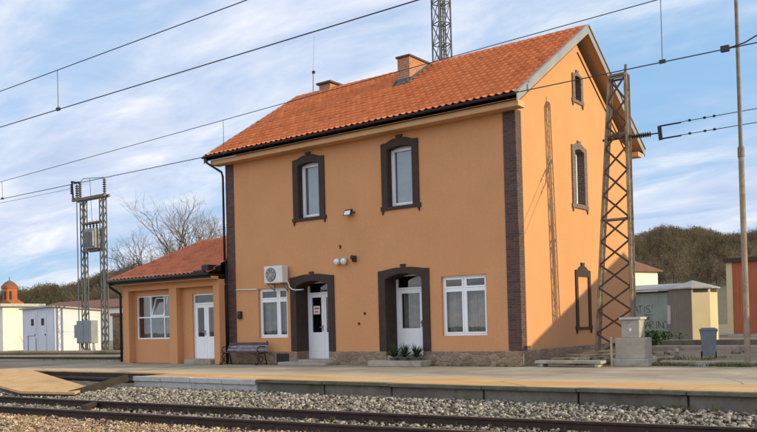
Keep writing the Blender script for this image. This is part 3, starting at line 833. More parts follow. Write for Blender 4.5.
# notices taped inside the left station door
n = G(); n.box(-8.03, -7.75, .578, .582, 1.66, 1.94, FRONT); o = obj('notice', n, M['paper'], ST); o['label'] = 'white notice with red print behind the door glass'
n = G(); n.box(-7.99, -7.79, .574, .577, 1.83, 1.88, FRONT); n.box(-7.99, -7.84, .574, .577, 1.72, 1.76, FRONT); obj('print', n, M['redink'], o)
n = G(); n.box(-7.28, -7.06, .578, .582, 1.50, 1.80, FRONT); obj('notice', n, M['paper'], ST)
curtain(ST, FRONT, -4.36, -3.6, .66, 1.0, 2.3, M['curtain'], 'door_curtain', waves=9)
curtain(ST, FRONT, -7.45, -6.95, .66, 1.0, 2.3, M['curtain'], 'door_curtain', waves=6)
# side gable windows
surround(4.37, 1.16, 4.78, 6.76, sh[0], 0.26, SIDE, M['slip_pink'], True, key=.2, rise=.08, keyh=.10)
grid_window(ST, SIDE, .20, 4.02, 4.72, 4.92, 6.68, [(4.08, 4.66, 4.98, 6.60)], sash=.06)
surround(4.40, .80, 8.15, 9.06, sh[1], 0.26, SIDE, M['slip_pink'], True, key=.16, rise=.06, keyh=.09)
g = G(); g.box(4.17, 4.63, .22, .24, 8.25, 9.05, SIDE); obj('attic_shutter', g, M['darkroom'], ST)
# blind window: surround only, plastered infill
surround(4.39, 1.16, .94, 2.82, rect(4.39 - .42, 4.39 + .42, 1.02, 2.62), 0.0, SIDE, M['slip_plain'], True, key=.2, rise=.12, keyh=.12)
# shallow cellar vent in the plinth between window and door
g = G(); g.box(-9.18, -8.62, -.065, -.05, .03, .36); g2 = G()
obj('cellar_vent', g, M['darkroom'], ST)
g = G()
for k in range(6): g.box(-9.15 + k * .1, -9.135 + k * .1, -.075, -.064, .03, .36)
obj('vent_grille', g, M['black'], ST)

# roof
EZ, RZ, OV, VR = 7.40, 10.56, 0.50, 0.37
XL, XR = -12.05, VR
YM = DY / 2
SL = math.hypot(YM + OV, RZ - EZ)
Sf = np.array([0, (YM + OV) / SL, (RZ - EZ) / SL]); Sb = np.array([0, -(YM + OV) / SL, (RZ - EZ) / SL])
V1, F1, T1 = tiles((XL, -OV, EZ), (1, 0, 0), Sf, XR - XL, SL, seed=3)
V2, F2, T2 = tiles((XL, DY + OV, EZ), (1, 0, 0), Sb, XR - XL, SL, seed=4)
roof = raw('roof', np.concatenate([V1, V2]), np.concatenate([F1, F2 + len(V1)]), np.concatenate([T1, T2]), M['tile'], ST)
g = G(); x = XL - .02
while x < XR - .2:
    pts = []
    n = 8
    for xx, rr in ((x, .125), (min(x + .36, XR + .02), .105)):
        pts.append([(xx, YM + rr * math.cos(PI * k / n), RZ - .03 + rr * math.sin(PI * k / n) * .95) for k in range(n + 1)])
    t = random.random()
    for k in range(n): g.face([pts[0][k], pts[0][k + 1], pts[1][k + 1], pts[1][k]], t)
    g.face(pts[0], t)
    x += .335
obj('ridge_tiles', g, M['tile'], roof)
# roof boards / soffits
g = G(); th = .12
nz = lambda y: EZ - .015 + (RZ - EZ) / (YM + OV) * (y + OV if y <= YM else (DY + OV - y))
for ya, yb in ((-OV, YM), (DY + OV, YM)):
    P = [(XL, ya, nz(ya)), (XR, ya, nz(ya)), (XR, yb, nz(yb)), (XL, yb, nz(yb))]
    Q = [(a, b, c - th) for a, b, c in P]
    g.face(P); g.face(Q)
    for i in range(4):
        j = (i + 1) % 4; g.face([P[i], P[j], Q[j], Q[i]])
obj('roof_soffit', g, M['plaster_soffit'], ST)
# boxed eaves with projecting returns
for y0, y1 in ((-.40, -.001), (DY + .001, DY + .40)):
    g = G(); g.box(-LX - .38, .34, y0, y1, 7.10, 7.27); obj('eaves_box', g, M['plaster_soffit'], ST, bevel=.008)
for y0, y1 in ((-.5, -.401), (DY + .401, DY + .5)):
    g = G(); g.box(XL + .01, XR - .01, y0, y1, 7.275, 7.385); obj('fascia', g, M['slip_plain'], ST)
for xx in (XR + .001, XL - .031):
    g = G()
    for ya, yb in ((-OV - .06, YM), (DY + OV + .06, YM)):
        za, zb = nz(ya) + .05, nz(yb) + .05
        P = [(ya, za), (yb, zb), (yb, zb - .25), (ya, za - .24)]
        A = [(xx, p[0], p[1]) for p in P]; B = [(xx + .03, p[0], p[1]) for p in P]
        g.face(A); g.face(B)
        for i in range(4):
            j = (i + 1) % 4; g.face([A[i], A[j], B[j], B[i]])
    obj('verge_board', g, M['greyboard'], ST)
    g = G()
    for ya, yb in ((-OV - .06, YM), (DY + OV + .06, YM)):
        g.bar((xx + .015, ya, nz(ya) + .075), (xx + .015, yb, nz(yb) + .075), .11, .035)
    obj('verge_cap', g, M['greyboard'], ST)
# thin dark tubes put in as the shade line under the verge
g = G(); g.tube([(.02, DY * .5, 9.82), (.02, DY, 7.0)], .018, 6); g.tube([(.02, .0, 7.16), (.02, .3, 7.24)], .012, 6); obj('verge_shade_line', g, M['slip_plain'], ST)
# gutter + downpipe
n = 8; r0 = .058
for side, yy in ((0, -.56), (1, DY + .56)):
    g = G()
    prof = [(yy + r0 * math.cos(PI + PI * k / n), 7.40 + r0 * math.sin(PI + PI * k / n)) for k in range(n + 1)]
    for k in range(n):
        (ya, za), (yb, zb) = prof[k], prof[k + 1]
        g.face([(XL - .1, ya, za), (XR - .02, ya, za), (XR - .02, yb, zb), (XL - .1, yb, zb)])
    g.face([(XL - .1, a, b) for a, b in prof]); g.face([(XR - .02, a, b) for a, b in prof])
    obj('gutter', g, M['black'], ST)
g = G(); g.tube([(-11.95, -.57, 7.34), (-11.93, -.55, 7.18), (-11.62, -.14, 6.86), (-11.60, -.10, 6.70), (-11.60, -.10, 3.62)], .04, 10)
g.tube([(-11.57, -.07, 3.62), (-11.57, -.085, .1)], .038, 10)
obj('downpipe', g, M['black'], ST, smooth=True)
# chimneys
def chimney(x0, x1, y0, y1, zb, zt, over=.05, ct=.07):
    g = G(); g.box(x0, x1, y0, y1, zb, zt); c = obj('chimney', g, M['brick_red'], ST)
    g = G(); g.box(x0 - over, x1 + over, y0 - over, y1 + over, zt, zt + ct); obj('chimney_cap', g, M['chcap'], c, bevel=.012)
    return c
ch = chimney(-5.90, -5.40, 2.86, 4.10, 9.2, 10.46)
g = G(); zf = lambda y: EZ + (RZ - EZ) / (YM + OV) * (y + OV) + .07
g.face([(-6.02, 2.62, zf(2.62)), (-5.28, 2.62, zf(2.62)), (-5.33, 2.85, zf(2.85) + .14), (-5.97, 2.85, zf(2.85) + .14)])
g.face([(-5.32, 2.66, zf(2.66)), (-5.32, 4.1, zf(4.1)), (-5.395, 4.1, zf(4.1) + .12), (-5.395, 2.66, zf(2.66) + .12)])
g.face([(-5.98, 2.66, zf(2.66)), (-5.98, 4.1, zf(4.1)), (-5.905, 4.1, zf(4.1) + .12), (-5.905, 2.66, zf(2.66) + .12)])
obj('flashing', g, M['leadflash'], ch)
chimney(-10.72, -10.16, 4.3, 4.95, 10.1, 10.78, .09, .08)
# lightning rod on the roof ridge
a = thing('roof_antenna', 'thin grey antenna rod standing on the roof ridge beside the small chimney', 'antenna', (-11.3, 4.6, 10.5))
g = G(); g.tube([(0, 0, -.1), (.03, 0, 1.02)], .022, 6); obj('mast', g, M['galv'], a)
g = G(); g.tube([(.03, 0, 1.02), (.13, 0, 2.4)], .006, 5); obj('whip', g, M['galv'], a)
g = G(); g.box(.0, .10, -.04, .04, .93, 1.03); obj('clamp', g, M['black'], a)

# ------------------------------------------------------------------ annex
AN = thing('annex_building', 'low single storey orange annex with hipped tiled roof beside the station house', 'building', (-14.3, -.45, 0))
ox, oy = -14.3, -.45
L_ = lambda u, d, v: (u - ox, d - oy, v)
gw = G()
YF = -.17
gw.plate(rect(-17.05, -11.56, 0, 3.0), [rect(-16.62, -14.16, .92, 2.60), rect(-13.30, -11.98, .18, 2.56)], lambda u, d, v: L_(u, YF + d, v), 0, .12)
gw.face([L_(-17.05, YF, 0), L_(-17.05, 4.1, 0), L_(-17.05, 4.1, 3.0), L_(-17.05, YF, 3.0)])
gw.face([L_(-17.05, 4.1, 0), L_(-11.56, 4.1, 0), L_(-11.56, 4.1, 3.0), L_(-17.05, 4.1, 3.0)])
obj('wall', gw, M['plaster'], AN)
for u0, u1 in ((-17.10, -16.72), (-14.28, -13.86), (-11.86, -11.56)):
    g = G(); g.box(u0 - ox, u1 - ox, 0, .28, 0, 2.80); obj('pilaster', g, M['plaster'], AN, bevel=.008)
g = G(); g.box(-17.10 - ox, -11.56 - ox, -.004, .28, 2.80, 3.02); obj('lintel_band', g, M['plaster'], AN)
g = G(); g.box(-17.4 - ox, -11.56 - ox, -.36, .0, 3.021, 3.12); obj('eaves_box', g, M['plaster_soffit'], AN, bevel=.006)
g = G(); g.box(-17.4 - ox, -11.56 - ox, -.44, -.361, 3.06, 3.18); obj('fascia', g, M['black'], AN)
g = G(); g.box(-17 - ox, -11.6 - ox, 2.2 - oy, 2.3 - oy, 0, 3.0); obj('room', g, M['darkroom'], AN)
# roof: front slope, back slope, left hip
a, zt, ze = 2.55, 4.70, 3.20
x0, x1 = -17.25, -11.54
s_ = math.hypot(a, zt - ze); Sv = np.array([0, a / s_, (zt - ze) / s_])
VV = []; FF = []; TT = []; nv = 0
for O, U, S, W, cl_, cr_, sd_ in (((x0 - ox, -.9 - oy, ze), (1, 0, 0), Sv, x1 - x0, lambda s: s / s_ * a, None, 5),
                                 ((x0 - ox, -.9 + 2 * a - oy, ze), (1, 0, 0), Sv * np.array([1, -1, 1]), x1 - x0, lambda s: s / s_ * a, None, 6),
                                 ((x0 - ox, -.9 - oy, ze), (0, 1, 0), np.array([a / s_, 0, (zt - ze) / s_]), 2 * a, lambda s: s / s_ * a, lambda s: 2 * a - s / s_ * a, 7)):
    v_, f_, t_ = tiles(O, U, S, W, s_, cl=cl_, cr=cr_, seed=sd_, amp=.026)
    VV.append(v_); FF.append(f_ + nv); TT.append(t_ * .8); nv += len(v_)
ar = raw('roof', np.concatenate(VV), np.concatenate(FF), np.concatenate(TT), M['tile_old'], AN)
g = G()
for p, q in (((x0, -.9, ze), (x0 + a, -.9 + a, zt)), ((x0, -.9 + 2 * a, ze), (x0 + a, -.9 + a, zt)), ((x0 + a, -.9 + a, zt), (x1, -.9 + a, zt))):
    p = Vector(p) - Vector((ox, oy, 0)); q = Vector(q) - Vector((ox, oy, 0)); nn = int((q - p).length / .33)
    for i in range(nn):
        g.tube([p + (q - p) * (i / nn) + Vector((0, 0, .015)), p + (q - p) * ((i + 1.08) / nn) + Vector((0, 0, .01))], [.10, .085], 8, tint=random.random())
obj('ridge_tiles', g, M['tile_old'], ar)
g = G(); g.face([(x0 + .05 - ox, -.85 - oy, ze - .02), (x1 - ox, -.85 - oy, ze - .02), (x1 - ox, 4.1 - oy, ze - .02), (x0 + .05 - ox, 4.1 - oy, ze - .02)])
obj('ceiling', g, M['plaster_soffit'], AN)
# gutter, downpipe, black flashing box where the annex gutter meets the house
g = G(); g.tube([(x0 - .05 - ox, -.95 - oy, ze - .02), (x1 - ox, -.95 - oy, ze - .02)], .065, 10); obj('gutter', g, M['black'], AN, smooth=True)
g = G(); g.tube([(x0 + .02 - ox, -.95 - oy, ze - .06), (x0 + .02 - ox, -.93 - oy, ze - .22), (-17.17 - ox, -.5 - oy, ze - .48), (-17.17 - ox, -.48 - oy, ze - .62), (-17.17 - ox, -.48 - oy, .05)], .05, 10)
obj('downpipe', g, M['black'], AN, smooth=True)
g = G(); g.box(-12.35 - ox, -11.75 - ox, -.95 - oy, -.45 - oy, 3.22, 3.34); g.box(-11.95 - ox, -11.6 - ox, -.9 - oy, -.25 - oy, 3.30, 3.52); obj('rain_hopper', g, M['black'], AN, bevel=.03)
# annex window: three by two lights, the top middle one tilted open
AP = lambda u, d, v: L_(u, YF + d, v)
ux = [-16.62, -15.80, -14.98, -14.16]; f = .05
cells = []
for i in range(3):
    for (b0, b1) in ((.92 + f, 1.76 - f / 2), (1.76 + f / 2, 2.60 - f)):
        cells.append((ux[i] + f * (1 if i == 0 else .5), ux[i + 1] - f * (1 if i == 2 else .5), b0, b1))
tilt = cells.pop(3)
g = G(); g.plate(rect(-16.62, -14.16, .92, 2.60), [rect(*c) for c in cells + [tilt]], AP, .06, .13, back=True, outer_sides=True)
AW = obj('window', g, M['pvc'], AN); AW['label'] = 'six light white window with its top middle light tilted open'
for c in cells:
    p = G(); pane_box(p, AP, c[0], c[1], .09, c[2], c[3]); obj('pane', p, M['glass_up'], AW)
a0, a1, b0, b1 = tilt
TI = lambda u, d, v: AP(u, .05 + d - (-.30) * (v - b0), v - .02 * (v - b0))
s = G(); s.plate(rect(a0 + .01, a1 - .01, b0 + .005, b1 - .01), [rect(a0 + .06, a1 - .06, b0 + .06, b1 - .07)], TI, 0, .05, back=True, outer_sides=True); obj('sash', s, M['pvc'], AW)
p = G(); pane_box(p, TI, a0 + .06, a1 - .06, .025, b0 + .06, b1 - .07); obj('pane', p, M['glass_up'], AW)
curtain(AW, AP, -16.55, -14.2, .45, .95, 2.55, M['curtain'], waves=16)
# annex door: double leaf with transom
AD = doorset(AP, .07, -13.30, -11.98, .18, 2.56, 2.19, [(-13.235, -12.645, 1), (-12.635, -12.045, 0)], parent=AN, gv=.98, st=.115)
curtain(AN, AP, -13.2, -12.1, .5, .5, 2.3, M['curtain'], 'door_curtain', waves=9)
g = G(); g.box(-13.34 - ox, -11.94 - ox, -.14, .30, 0, .17); obj('doorstep', g, M['concrete'], AN, bevel=.012)
# slim flue on the annex against the house
fl = thing('flue_pipe', 'slim tan flue rising behind the annex roof against the house corner', 'flue', (-11.78, .9, 3.9))
g = G(); g.lathe([(.07, 0), (.07, 1.85), (.095, 1.87), (.095, 2.0), (.06, 2.02)], n=12); obj('pipe', g, M['plank'], fl, smooth=False)

# ------------------------------------------------------------------ wall fittings
AC = thing('air_conditioner', 'boxy off white air conditioner bracketed above the left ground floor window', 'air conditioner', (-8.96, -.05, 2.74))
g = G(); g.box(-.42, .42, -.34, -.04, 0, .58); ac = obj('casing', g, M['acwhite'], AC, bevel=.025)
g = G()
n = 40; rr = .225
for k in range(n): pass
g.lathe([(.235, 0), (.235, .012), (.215, .014)], (-.10, -.342, .29), 28, axis=(0, -1, 0)); obj('fan_grille', g, M['darktrim'], AC)
g = G()
for r in (.05, .09, .13, .17, .21): g.tube([(-.10 + r * math.cos(t * PI / 12), -.362, .29 + r * math.sin(t * PI / 12)) for t in range(25)], .006, 5, cap=False)
for t in range(4): g.bar((-.10 - .22 * math.cos(t * PI / 4), -.362, .29 - .22 * math.sin(t * PI / 4)), (-.10 + .22 * math.cos(t * PI / 4), -.362, .29 + .22 * math.sin(t * PI / 4)), .008, .008, up=(0, 1, 0))
obj('fan_guard', g, M['acwhite'], AC)
for sx_ in (-.3, .3):
    g = G(); g.bar((sx_, -.34, -.015), (sx_, .05, -.015), .04, .03); g.bar((sx_, .04, -.28), (sx_, .04, 0), .04, .02); g.bar((sx_, -.30, -.02), (sx_, .04, -.24), .02, .02); obj('bracket', g, M['galv'], AC)
g = G(); g.tube([(.38, -.12, .10), (.45, -.10, .02), (.50, -.09, -.12), (.60, -.085, -.22), (.76, -.085, -.26), (.92, -.06, -.26), (.98, .1, -.25)], .019, 8); obj('hose', g, M['acwhite'], AC, smooth=True)
g = G(); g.tube([(-11.1, -.05, 2.62), (-10.08, -.05, 2.585)], .02, 8); tag(obj('cable_conduit', g, M['acwhite']), 'thin white conduit running along the wall left of the curtained window', 'conduit')

FL = thing('floodlight', 'small black framed floodlight between the two upper windows', 'floodlight', (-5.86, 0, 4.83))
mpF = lambda u, d, v: (u, -.16 - d * .94 + v * .35, v * .94 - d * .35)
g = G(); g.box(-.15, .15, -.06, .02, -.10, .10, mpF); obj('housing', g, M['black'], FL, bevel=.012)
g = G(); g.box(-.115, .115, .021, .027, -.07, .07, mpF); obj('lens', g, M['lampglass'], FL)
g = G(); g.bar((.14, -.17, 0), (.16, 0, 0), .03, .03); g.bar((-.14, -.17, 0), (-.12, 0, 0), .03, .03); obj('bracket', g, M['black'], FL)

def lamp(x, label):
    t = thing('wall_lamp', label, 'wall lamp', (x, 0, 3.33))
    g = G(); g.lathe([(.075, 0), (.075, .03), (.05, .05), (.05, .07)], axis=(0, -1, 0)); obj('mount', g, M['galv'], t)
    g = G(); g.lathe([(.05, .06), (.095, .08), (.108, .12), (.102, .17), (.075, .205), (.03, .215)], axis=(0, -1, -.25)); obj('shade', g, M['lampglass'], t, smooth=True)
lamp(-6.38, 'white round wall lamp, the one of the pair nearer the double door')
lamp(-6.10, 'white round wall lamp, the one of the pair beside the dark wall bell')
t = thing('wall_bell', 'small dark bell box on the wall right of the white lamps', 'bell', (-5.72, 0, 3.36))
g = G(); g.box(-.06, .06, -.12, 0, -.10, .10); obj('box', g, M['darktrim'], t, bevel=.015)
g = G(); g.lathe([(.02, 0), (.07, .02), (.075, .05), (.05, .06)], (0, -.12, .04), axis=(0, -1, 0)); obj('gong', g, M['slip_plain'], t, smooth=True)
t = thing('letter_box', 'small black box on the wall beside the left corner cladding', 'letter box', (-10.95, 0, 1.58))
g = G(); g.box(-.09, .09, -.09, 0, 0, .27); obj('box', g, M['black'], t, bevel=.012)
g = G(); g.box(-.07, .07, -.095, -.089, .19, .205); obj('slot', g, M['galv'], t)
for x, z, lb in ((-5.38, 1.62, 'upper of two dark wall hooks between the doors'), (-5.62, 1.30, 'lower of two dark wall hooks between the doors')):
    t = thing('wall_hook', lb, 'hook', (x, 0, z)); g = G(); g.box(-.03, .03, -.02, 0, -.04, .04); obj('plate', g, M['darktrim'], t)
    g = G(); g.tube([(0, -.02, 0), (0, -.07, -.01), (0, -.08, .03)], .01, 6); obj('hook', g, M['darktrim'], t)
t = thing('wall_bracket', 'small brown bracket on the wall above the white lamps', 'bracket', (-6.32, 0, 3.78))
g = G(); g.box(-.03, .03, -.015, 0, -.05, .05); obj('plate', g, M['slip_plain'], t); g = G(); g.bar((0, -.01, 0), (.06, -.12, .06), .02, .02); obj('arm', g, M['slip_plain'], t)

# steps outside the doors
def step(x0, x1, y0, y1, h, lb):
    g = G(); g.box(x0, x1, y0, y1, 0, h); o = obj('doorstep', g, M['concrete'], bevel=.015); return tag(o, lb, 'step')
step(-8.62, -6.55, -.62, -.03, .10, 'low concrete step before the white double door')
step(-4.86, -2.90, -.62, -.03, .17, 'grey concrete step carrying the spiky plants')

# spiky plants in troughs before the right door
for k, (px, py) in enumerate(((-4.12, -.26), (-3.70, -.30), (-3.30, -.24))):
    t = thing('potted_plant', ['spiky green plant, left of three in front of the single door', 'spiky green plant, middle of three in front of the single door', 'spiky green plant, right of three in front of the single door'][k], 'plant', (px, py, .172), group='spiky plants at the single door')
    g = G(); g.lathe([(.12, 0), (.15, .07), (.16, .07), (.14, .06)], n=14); obj('pot', g, M['planter'], t)
    g = G()
    for q in range(90):
        an = random.uniform(0, 2 * PI); le = random.uniform(.26, .52); el = random.uniform(.25, 1.35); tt = random.random()
        dx = Vector((math.cos(an) * math.cos(el), math.sin(an) * math.cos(el), math.sin(el))); sd_ = Vector((-math.sin(an), math.cos(an), 0)) * .016
        b0_ = Vector((0, 0, .09)); m_ = b0_ + dx * le * .6; e_ = b0_ + dx * le + Vector((0, 0, -.07 * math.cos(el)))
        g.face([b0_ - sd_ * .6, b0_ + sd_ * .6, m_ + sd_, m_ - sd_], tt); g.face([m_ - sd_, m_ + sd_, e_], tt)
    obj('leaves', g, M['leafgreen'], t)

# bench
BN = thing('bench', 'weathered slatted bench with black scrolled iron ends by the left corner', 'bench', (-10.28, -.52, 0))
for sx_ in (-.86, .86):
    g = G()
    g.tube([(sx_, .22, 0), (sx_, .16, .2), (sx_, .12, .40), (sx_, .20, .60), (sx_, .26, .80)], .022, 8)
    g.tube([(sx_, -.26, 0), (sx_, -.18, .14), (sx_, -.22, .30), (sx_, -.14, .40), (sx_, .12, .40)], .022, 8)
    g.tube([(sx_, -.14, .40), (sx_, -.24, .50), (sx_, -.20, .60), (sx_, -.05, .62), (sx_, .2, .60)], .018, 8)
    g.tube([(sx_, -.05 + .09 * math.cos(t * .55), .20 + .09 * math.sin(t * .55)) for t in range(12)], .014, 6)
    g.tube([(sx_, -.26, 0), (sx_, -.33, .02), (sx_, -.34, .08), (sx_, -.29, .09)], .016, 6)
    obj('bench_end', g, M['black'], BN, smooth=True)
for k in range(4):
    g = G(); g.box(-.95, .95, -.19 + k * .095, -.11 + k * .095, .405, .435); obj('seat_slat', g, M['slatdark'], BN, bevel=.006)
for k, mm in enumerate(('slatblue', 'slatblue', 'slatdark')):
    g = G(); z0 = .50 + k * .105; y0 = .13 + k * .045
    g.bar((-.95, y0, z0), (.95, y0, z0), .028, .09, up=(0, .4, 1)); obj('back_slat', g, M[mm], BN, bevel=.006)

# ------------------------------------------------------------------ lattice mast with anchor insulator and two wires
MA = thing('lattice_mast', 'tapering rusty steel lattice mast beside the sunlit gable', 'mast', (1.62, 2.80, 0))
H = 8.25
top = Vector((.41, -.18, H))
def mc(t): return top * t            # centre line, leaning a little
def half(t): return .56 + (.235 - .56) * t
def leg_pt(sx_, sy_, t):
    c = mc(t); return Vector((c.x + sx_ * half(t), c.y + sy_ * .13, c.z))
for sx_ in (-1, 1):
    g = G()
    for sy_ in (-1, 1):
        p, q = leg_pt(sx_, sy_, 0), leg_pt(sx_, sy_, 1.0)
        g.bar(p, q, .018, .085, up=(1, 0, 0)) ; g.bar(p + Vector((-sx_ * .0, sy_ * .0, 0)), q, .075, .016, up=(1, 0, 0))
    g.bar(leg_pt(sx_, 0, 0), leg_pt(sx_, 0, 1), .012, .05, up=(0, 1, 0))
    nb = 26
    for k in range(nb):
        a_ = k / nb; b_ = (k + 1) / nb
        g.bar(leg_pt(sx_, -1 if k % 2 else 1, a_), leg_pt(sx_, 1 if k % 2 else -1, b_), .012, .03, up=(1, 0, 0))
    obj('leg', g, M['steel_tan'], MA)
NB = 12
for k in range(NB):
    t0, t1 = .02 + k * .97 / NB, .02 + (k + 1) * .97 / NB
    for sy_ in (-1.15,):
        for s2 in (-1, 1):
            g = G(); g.bar(leg_pt(s2, sy_, t0), leg_pt(-s2, sy_, t1), .055, .012, up=(0, 1, 0)); obj('brace', g, M['rustbrace'], MA)
for t0 in (.015, .5, .795, .99):
    g = G()
    for sy_ in (-1, 1): g.bar(leg_pt(-1.12, sy_, t0), leg_pt(1.12, sy_, t0), .05, .05)
    obj('crossbar', g, M['steel'], MA)
g = G(); p = leg_pt(1, 0, 1) ; g.bar(p - Vector((.06, 0, .4)), p + Vector((-.02, 0, .28)), .07, .03, up=(0, 1, 0)); g.box(top.x - .25, top.x + .25, top.y - .12, top.y + .12, H - .02, H + .04); obj('mast_cap', g, M['steel'], MA)
g = G(); g.bar((top.x * .8 - .45, -.16, 6.45), (top.x * .8 + .45, -.16, 6.45), .05, .07); obj('anchor_beam', g, M['rustbrace'], MA)
g = G(); g.box(-.78, .78, -.4, .4, -.2, .10); obj('footing', g, M['concrete'], MA, bevel=.02)
# anchor: insulator string, yoke, two tensioned wires
AL = thing('anchor_line', 'dark insulator string with a yoke pulling two thin wires from the mast', 'overhead line', (2.24, 2.66, 6.44))
g = G(); prof = [(.015, 0), (.015, .12)]
for k in range(9): prof += [(.025, .12 + k * .062), (.075, .13 + k * .062), (.075, .145 + k * .062), (.025, .16 + k * .062)]
prof += [(.02, .72), (.02, .92)]
g.lathe(prof, axis=(1, 0, -.02), n=12); obj('insulator', g, M['insul'], AL)
g = G(); g.bar((.93, 0, -.22), (.90, 0, .18), .10, .05, up=(0, 1, 0)); obj('yoke', g, M['black'], AL)
for z0, dz in ((.17, .0), (-.19, .0)):
    pts = []
    for k in range(40):
        xx = .93 + k * 1.6; pts.append((xx, -xx * .01, z0 + .012 * xx + .0006 * (xx - .93) ** 1.8))
    g = G(); g.tube(pts, .011, 5); wo = obj('wire', g, M['cable'], AL)
    g = G(); g.tube([(.93, 0, z0), (1.5, 0, z0 + .01)], .022, 6)
    obj('clamp', g, M['black'], wo)
    for k in (1.7, 2.1, 2.35):
        g = G(); g.box(k, k + .06, -.045, .02, z0 - .02 + .012 * k, z0 + .035 + .012 * k); obj('clamp', g, M['black'], wo)

# ------------------------------------------------------------------ overhead lines along the tracks
def overhead(name, label, y, zc, zm0, slope, xr, drops, wob=0):
    t = thing(name, label, 'overhead line', (0, y, zc))
    g = G(); g.tube([(x, 0, 0) for x in range(-80, 61, 10)], .0075 if y > -12 else .007, 6); obj('contact_wire', g, M['cable'], t)
    mz = lambda x: zm0 - zc + slope * (x if -14 < x < 12 else (12 + .3 * (x - 12) if x >= 12 else -14 - .5 * (x + 14) * -1 * 0))
    g = G(); g.tube([(x, 0, mz(x)) for x in range(-80, 61, 2)], .0062, 6); obj('messenger_wire', g, M['cable'], t)
    for x in drops:
        g = G(); g.tube([(x, 0, .0), (x, 0, mz(x))], .005, 5); g.box(x - .04, x + .04, -.015, .015, -.015, .03); obj('dropper', g, M['cable'], t)
    return t
t = overhead('overhead_line', 'overhead wire pair crossing in front of the station roof', -9.8, 4.585, 5.236, .0248, None, [-9.0, -1.1, 7.19])
g = G(); g.tube([(7.98, 0, .0), (8.2, 0, .03), (8.42, 0, .12), (8.6, 0, .28), (8.72, 0, .5), (8.76, 0, .66)], .009, 6); g.box(7.92, 8.02, -.03, .03, -.03, .04); obj('jumper', g, M['cable'], t)
overhead('overhead_line', 'overhead wire pair highest in the sky over the near track', -13.5, 4.63, 5.235, .0095, None, [-0.72])

# ------------------------------------------------------------------ concrete post, bin, pole, kerbs
PB = thing('concrete_post', 'stepped grey concrete post standing before the lattice mast', 'post', (2.82, .98, 0))
g = G(); g.box(-.50, .50, -.36, .36, 0, .2); obj('footing', g, M['concrete'], PB, bevel=.02)
g = G(); g.box(-.40, .40, -.27, .27, .2, .74); obj('base', g, M['concrete'], PB, bevel=.015)
g = G(); g.box(-.24, .24, -.21, .21, .74, 1.22); obj('shaft', g, M['concrete'], PB, bevel=.012)
g = G(); g.box(-.285, .285, -.255, .255, 1.22, 1.285); obj('cap', g, M['concrete_pale'], PB, bevel=.012)
g = G(); g.box(-.03, .03, -.216, -.2105, .92, 1.0); obj('badge', g, M['paper'], PB)
g = G(); g.tube([(-.44, -.44, 0), (-.44, -.43, .78)], .03, 7); tag(obj('stake', g, M['plank']), 'thin pale stake leaning on the left front of the concrete post', 'stake')
bpy.data.objects['stake'].location = (2.82, .98, 0)

BI = thing('wheelie_bin', 'blue grey plastic wheelie bin with its lid closed', 'bin', (3.58, 5.27, 0), rz=.3)
BI.scale = (.84, .84, 1)
g = G(); b_, t_ = (.20, .24), (.28, .33)
P = [(sx_ * b_[0], sy_ * b_[1], .06) for sx_, sy_ in ((-1, -1), (1, -1), (1, 1), (-1, 1))]; Q = [(sx_ * t_[0], sy_ * t_[1], .84) for sx_, sy_ in ((-1, -1), (1, -1), (1, 1), (-1, 1))]
g.face(P); g.face(Q)
for i in range(4): g.face([P[i], P[(i + 1) % 4], Q[(i + 1) % 4], Q[i]])
obj('body', g, M['binplastic'], BI, bevel=.03)
g = G(); g.box(-.30, .30, -.36, .34, .84, .885); g.box(-.24, .24, -.28, .26, .885, .915); obj('lid', g, M['binplastic'], BI, bevel=.02)
g = G(); g.tube([(-.26, .38, .80), (.26, .38, .80)], .018, 8); g.box(-.26, -.2, .3, .39, .78, .83); g.box(.2, .26, .3, .39, .78, .83); obj('handle', g, M['binplastic'], BI)
g = G(); g.box(-.31, -.27, -.34, -.2, .80, .845); g.box(.27, .31, -.34, -.2, .80, .845); obj('lifting_lug', g, M['binplastic'], BI)
for sx_ in (-.24, .24):
    g = G(); g.lathe([(.10, -.025), (.10, .025)], (sx_, .22, .10), 16, axis=(1, 0, 0)); obj('wheel', g, M['rubber'], BI)

PO = thing('lamp_pole', 'tall slim steel pole rising past the top of the picture beside the red shed', 'pole', (5.59, 1.25, 0))
g = G(); g.lathe([(.13, 0), (.13, .03), (.075, .06), (.072, 2.8), (.068, 5.3)], n=14); obj('lower_tube', g, M['steel_tan'], PO, smooth=False)
g = G(); g.lathe([(.082, 5.2), (.082, 5.42), (.05, 5.48), (.046, 9.0), (.042, 11.6)], n=14); obj('upper_tube', g, M['steel'], PO)
g = G(); g.tube([(0, 0, 11.5), (-.25, -.35, 11.8), (-.6, -.85, 11.9)], .025, 8); obj('bracket_arm', g, M['steel'], PO)
g = G(); g.bar((-.55, -.8, 11.9), (-.95, -1.35, 11.95), .22, .1); obj('lamp_head', g, M['galv'], PO, bevel=.03)

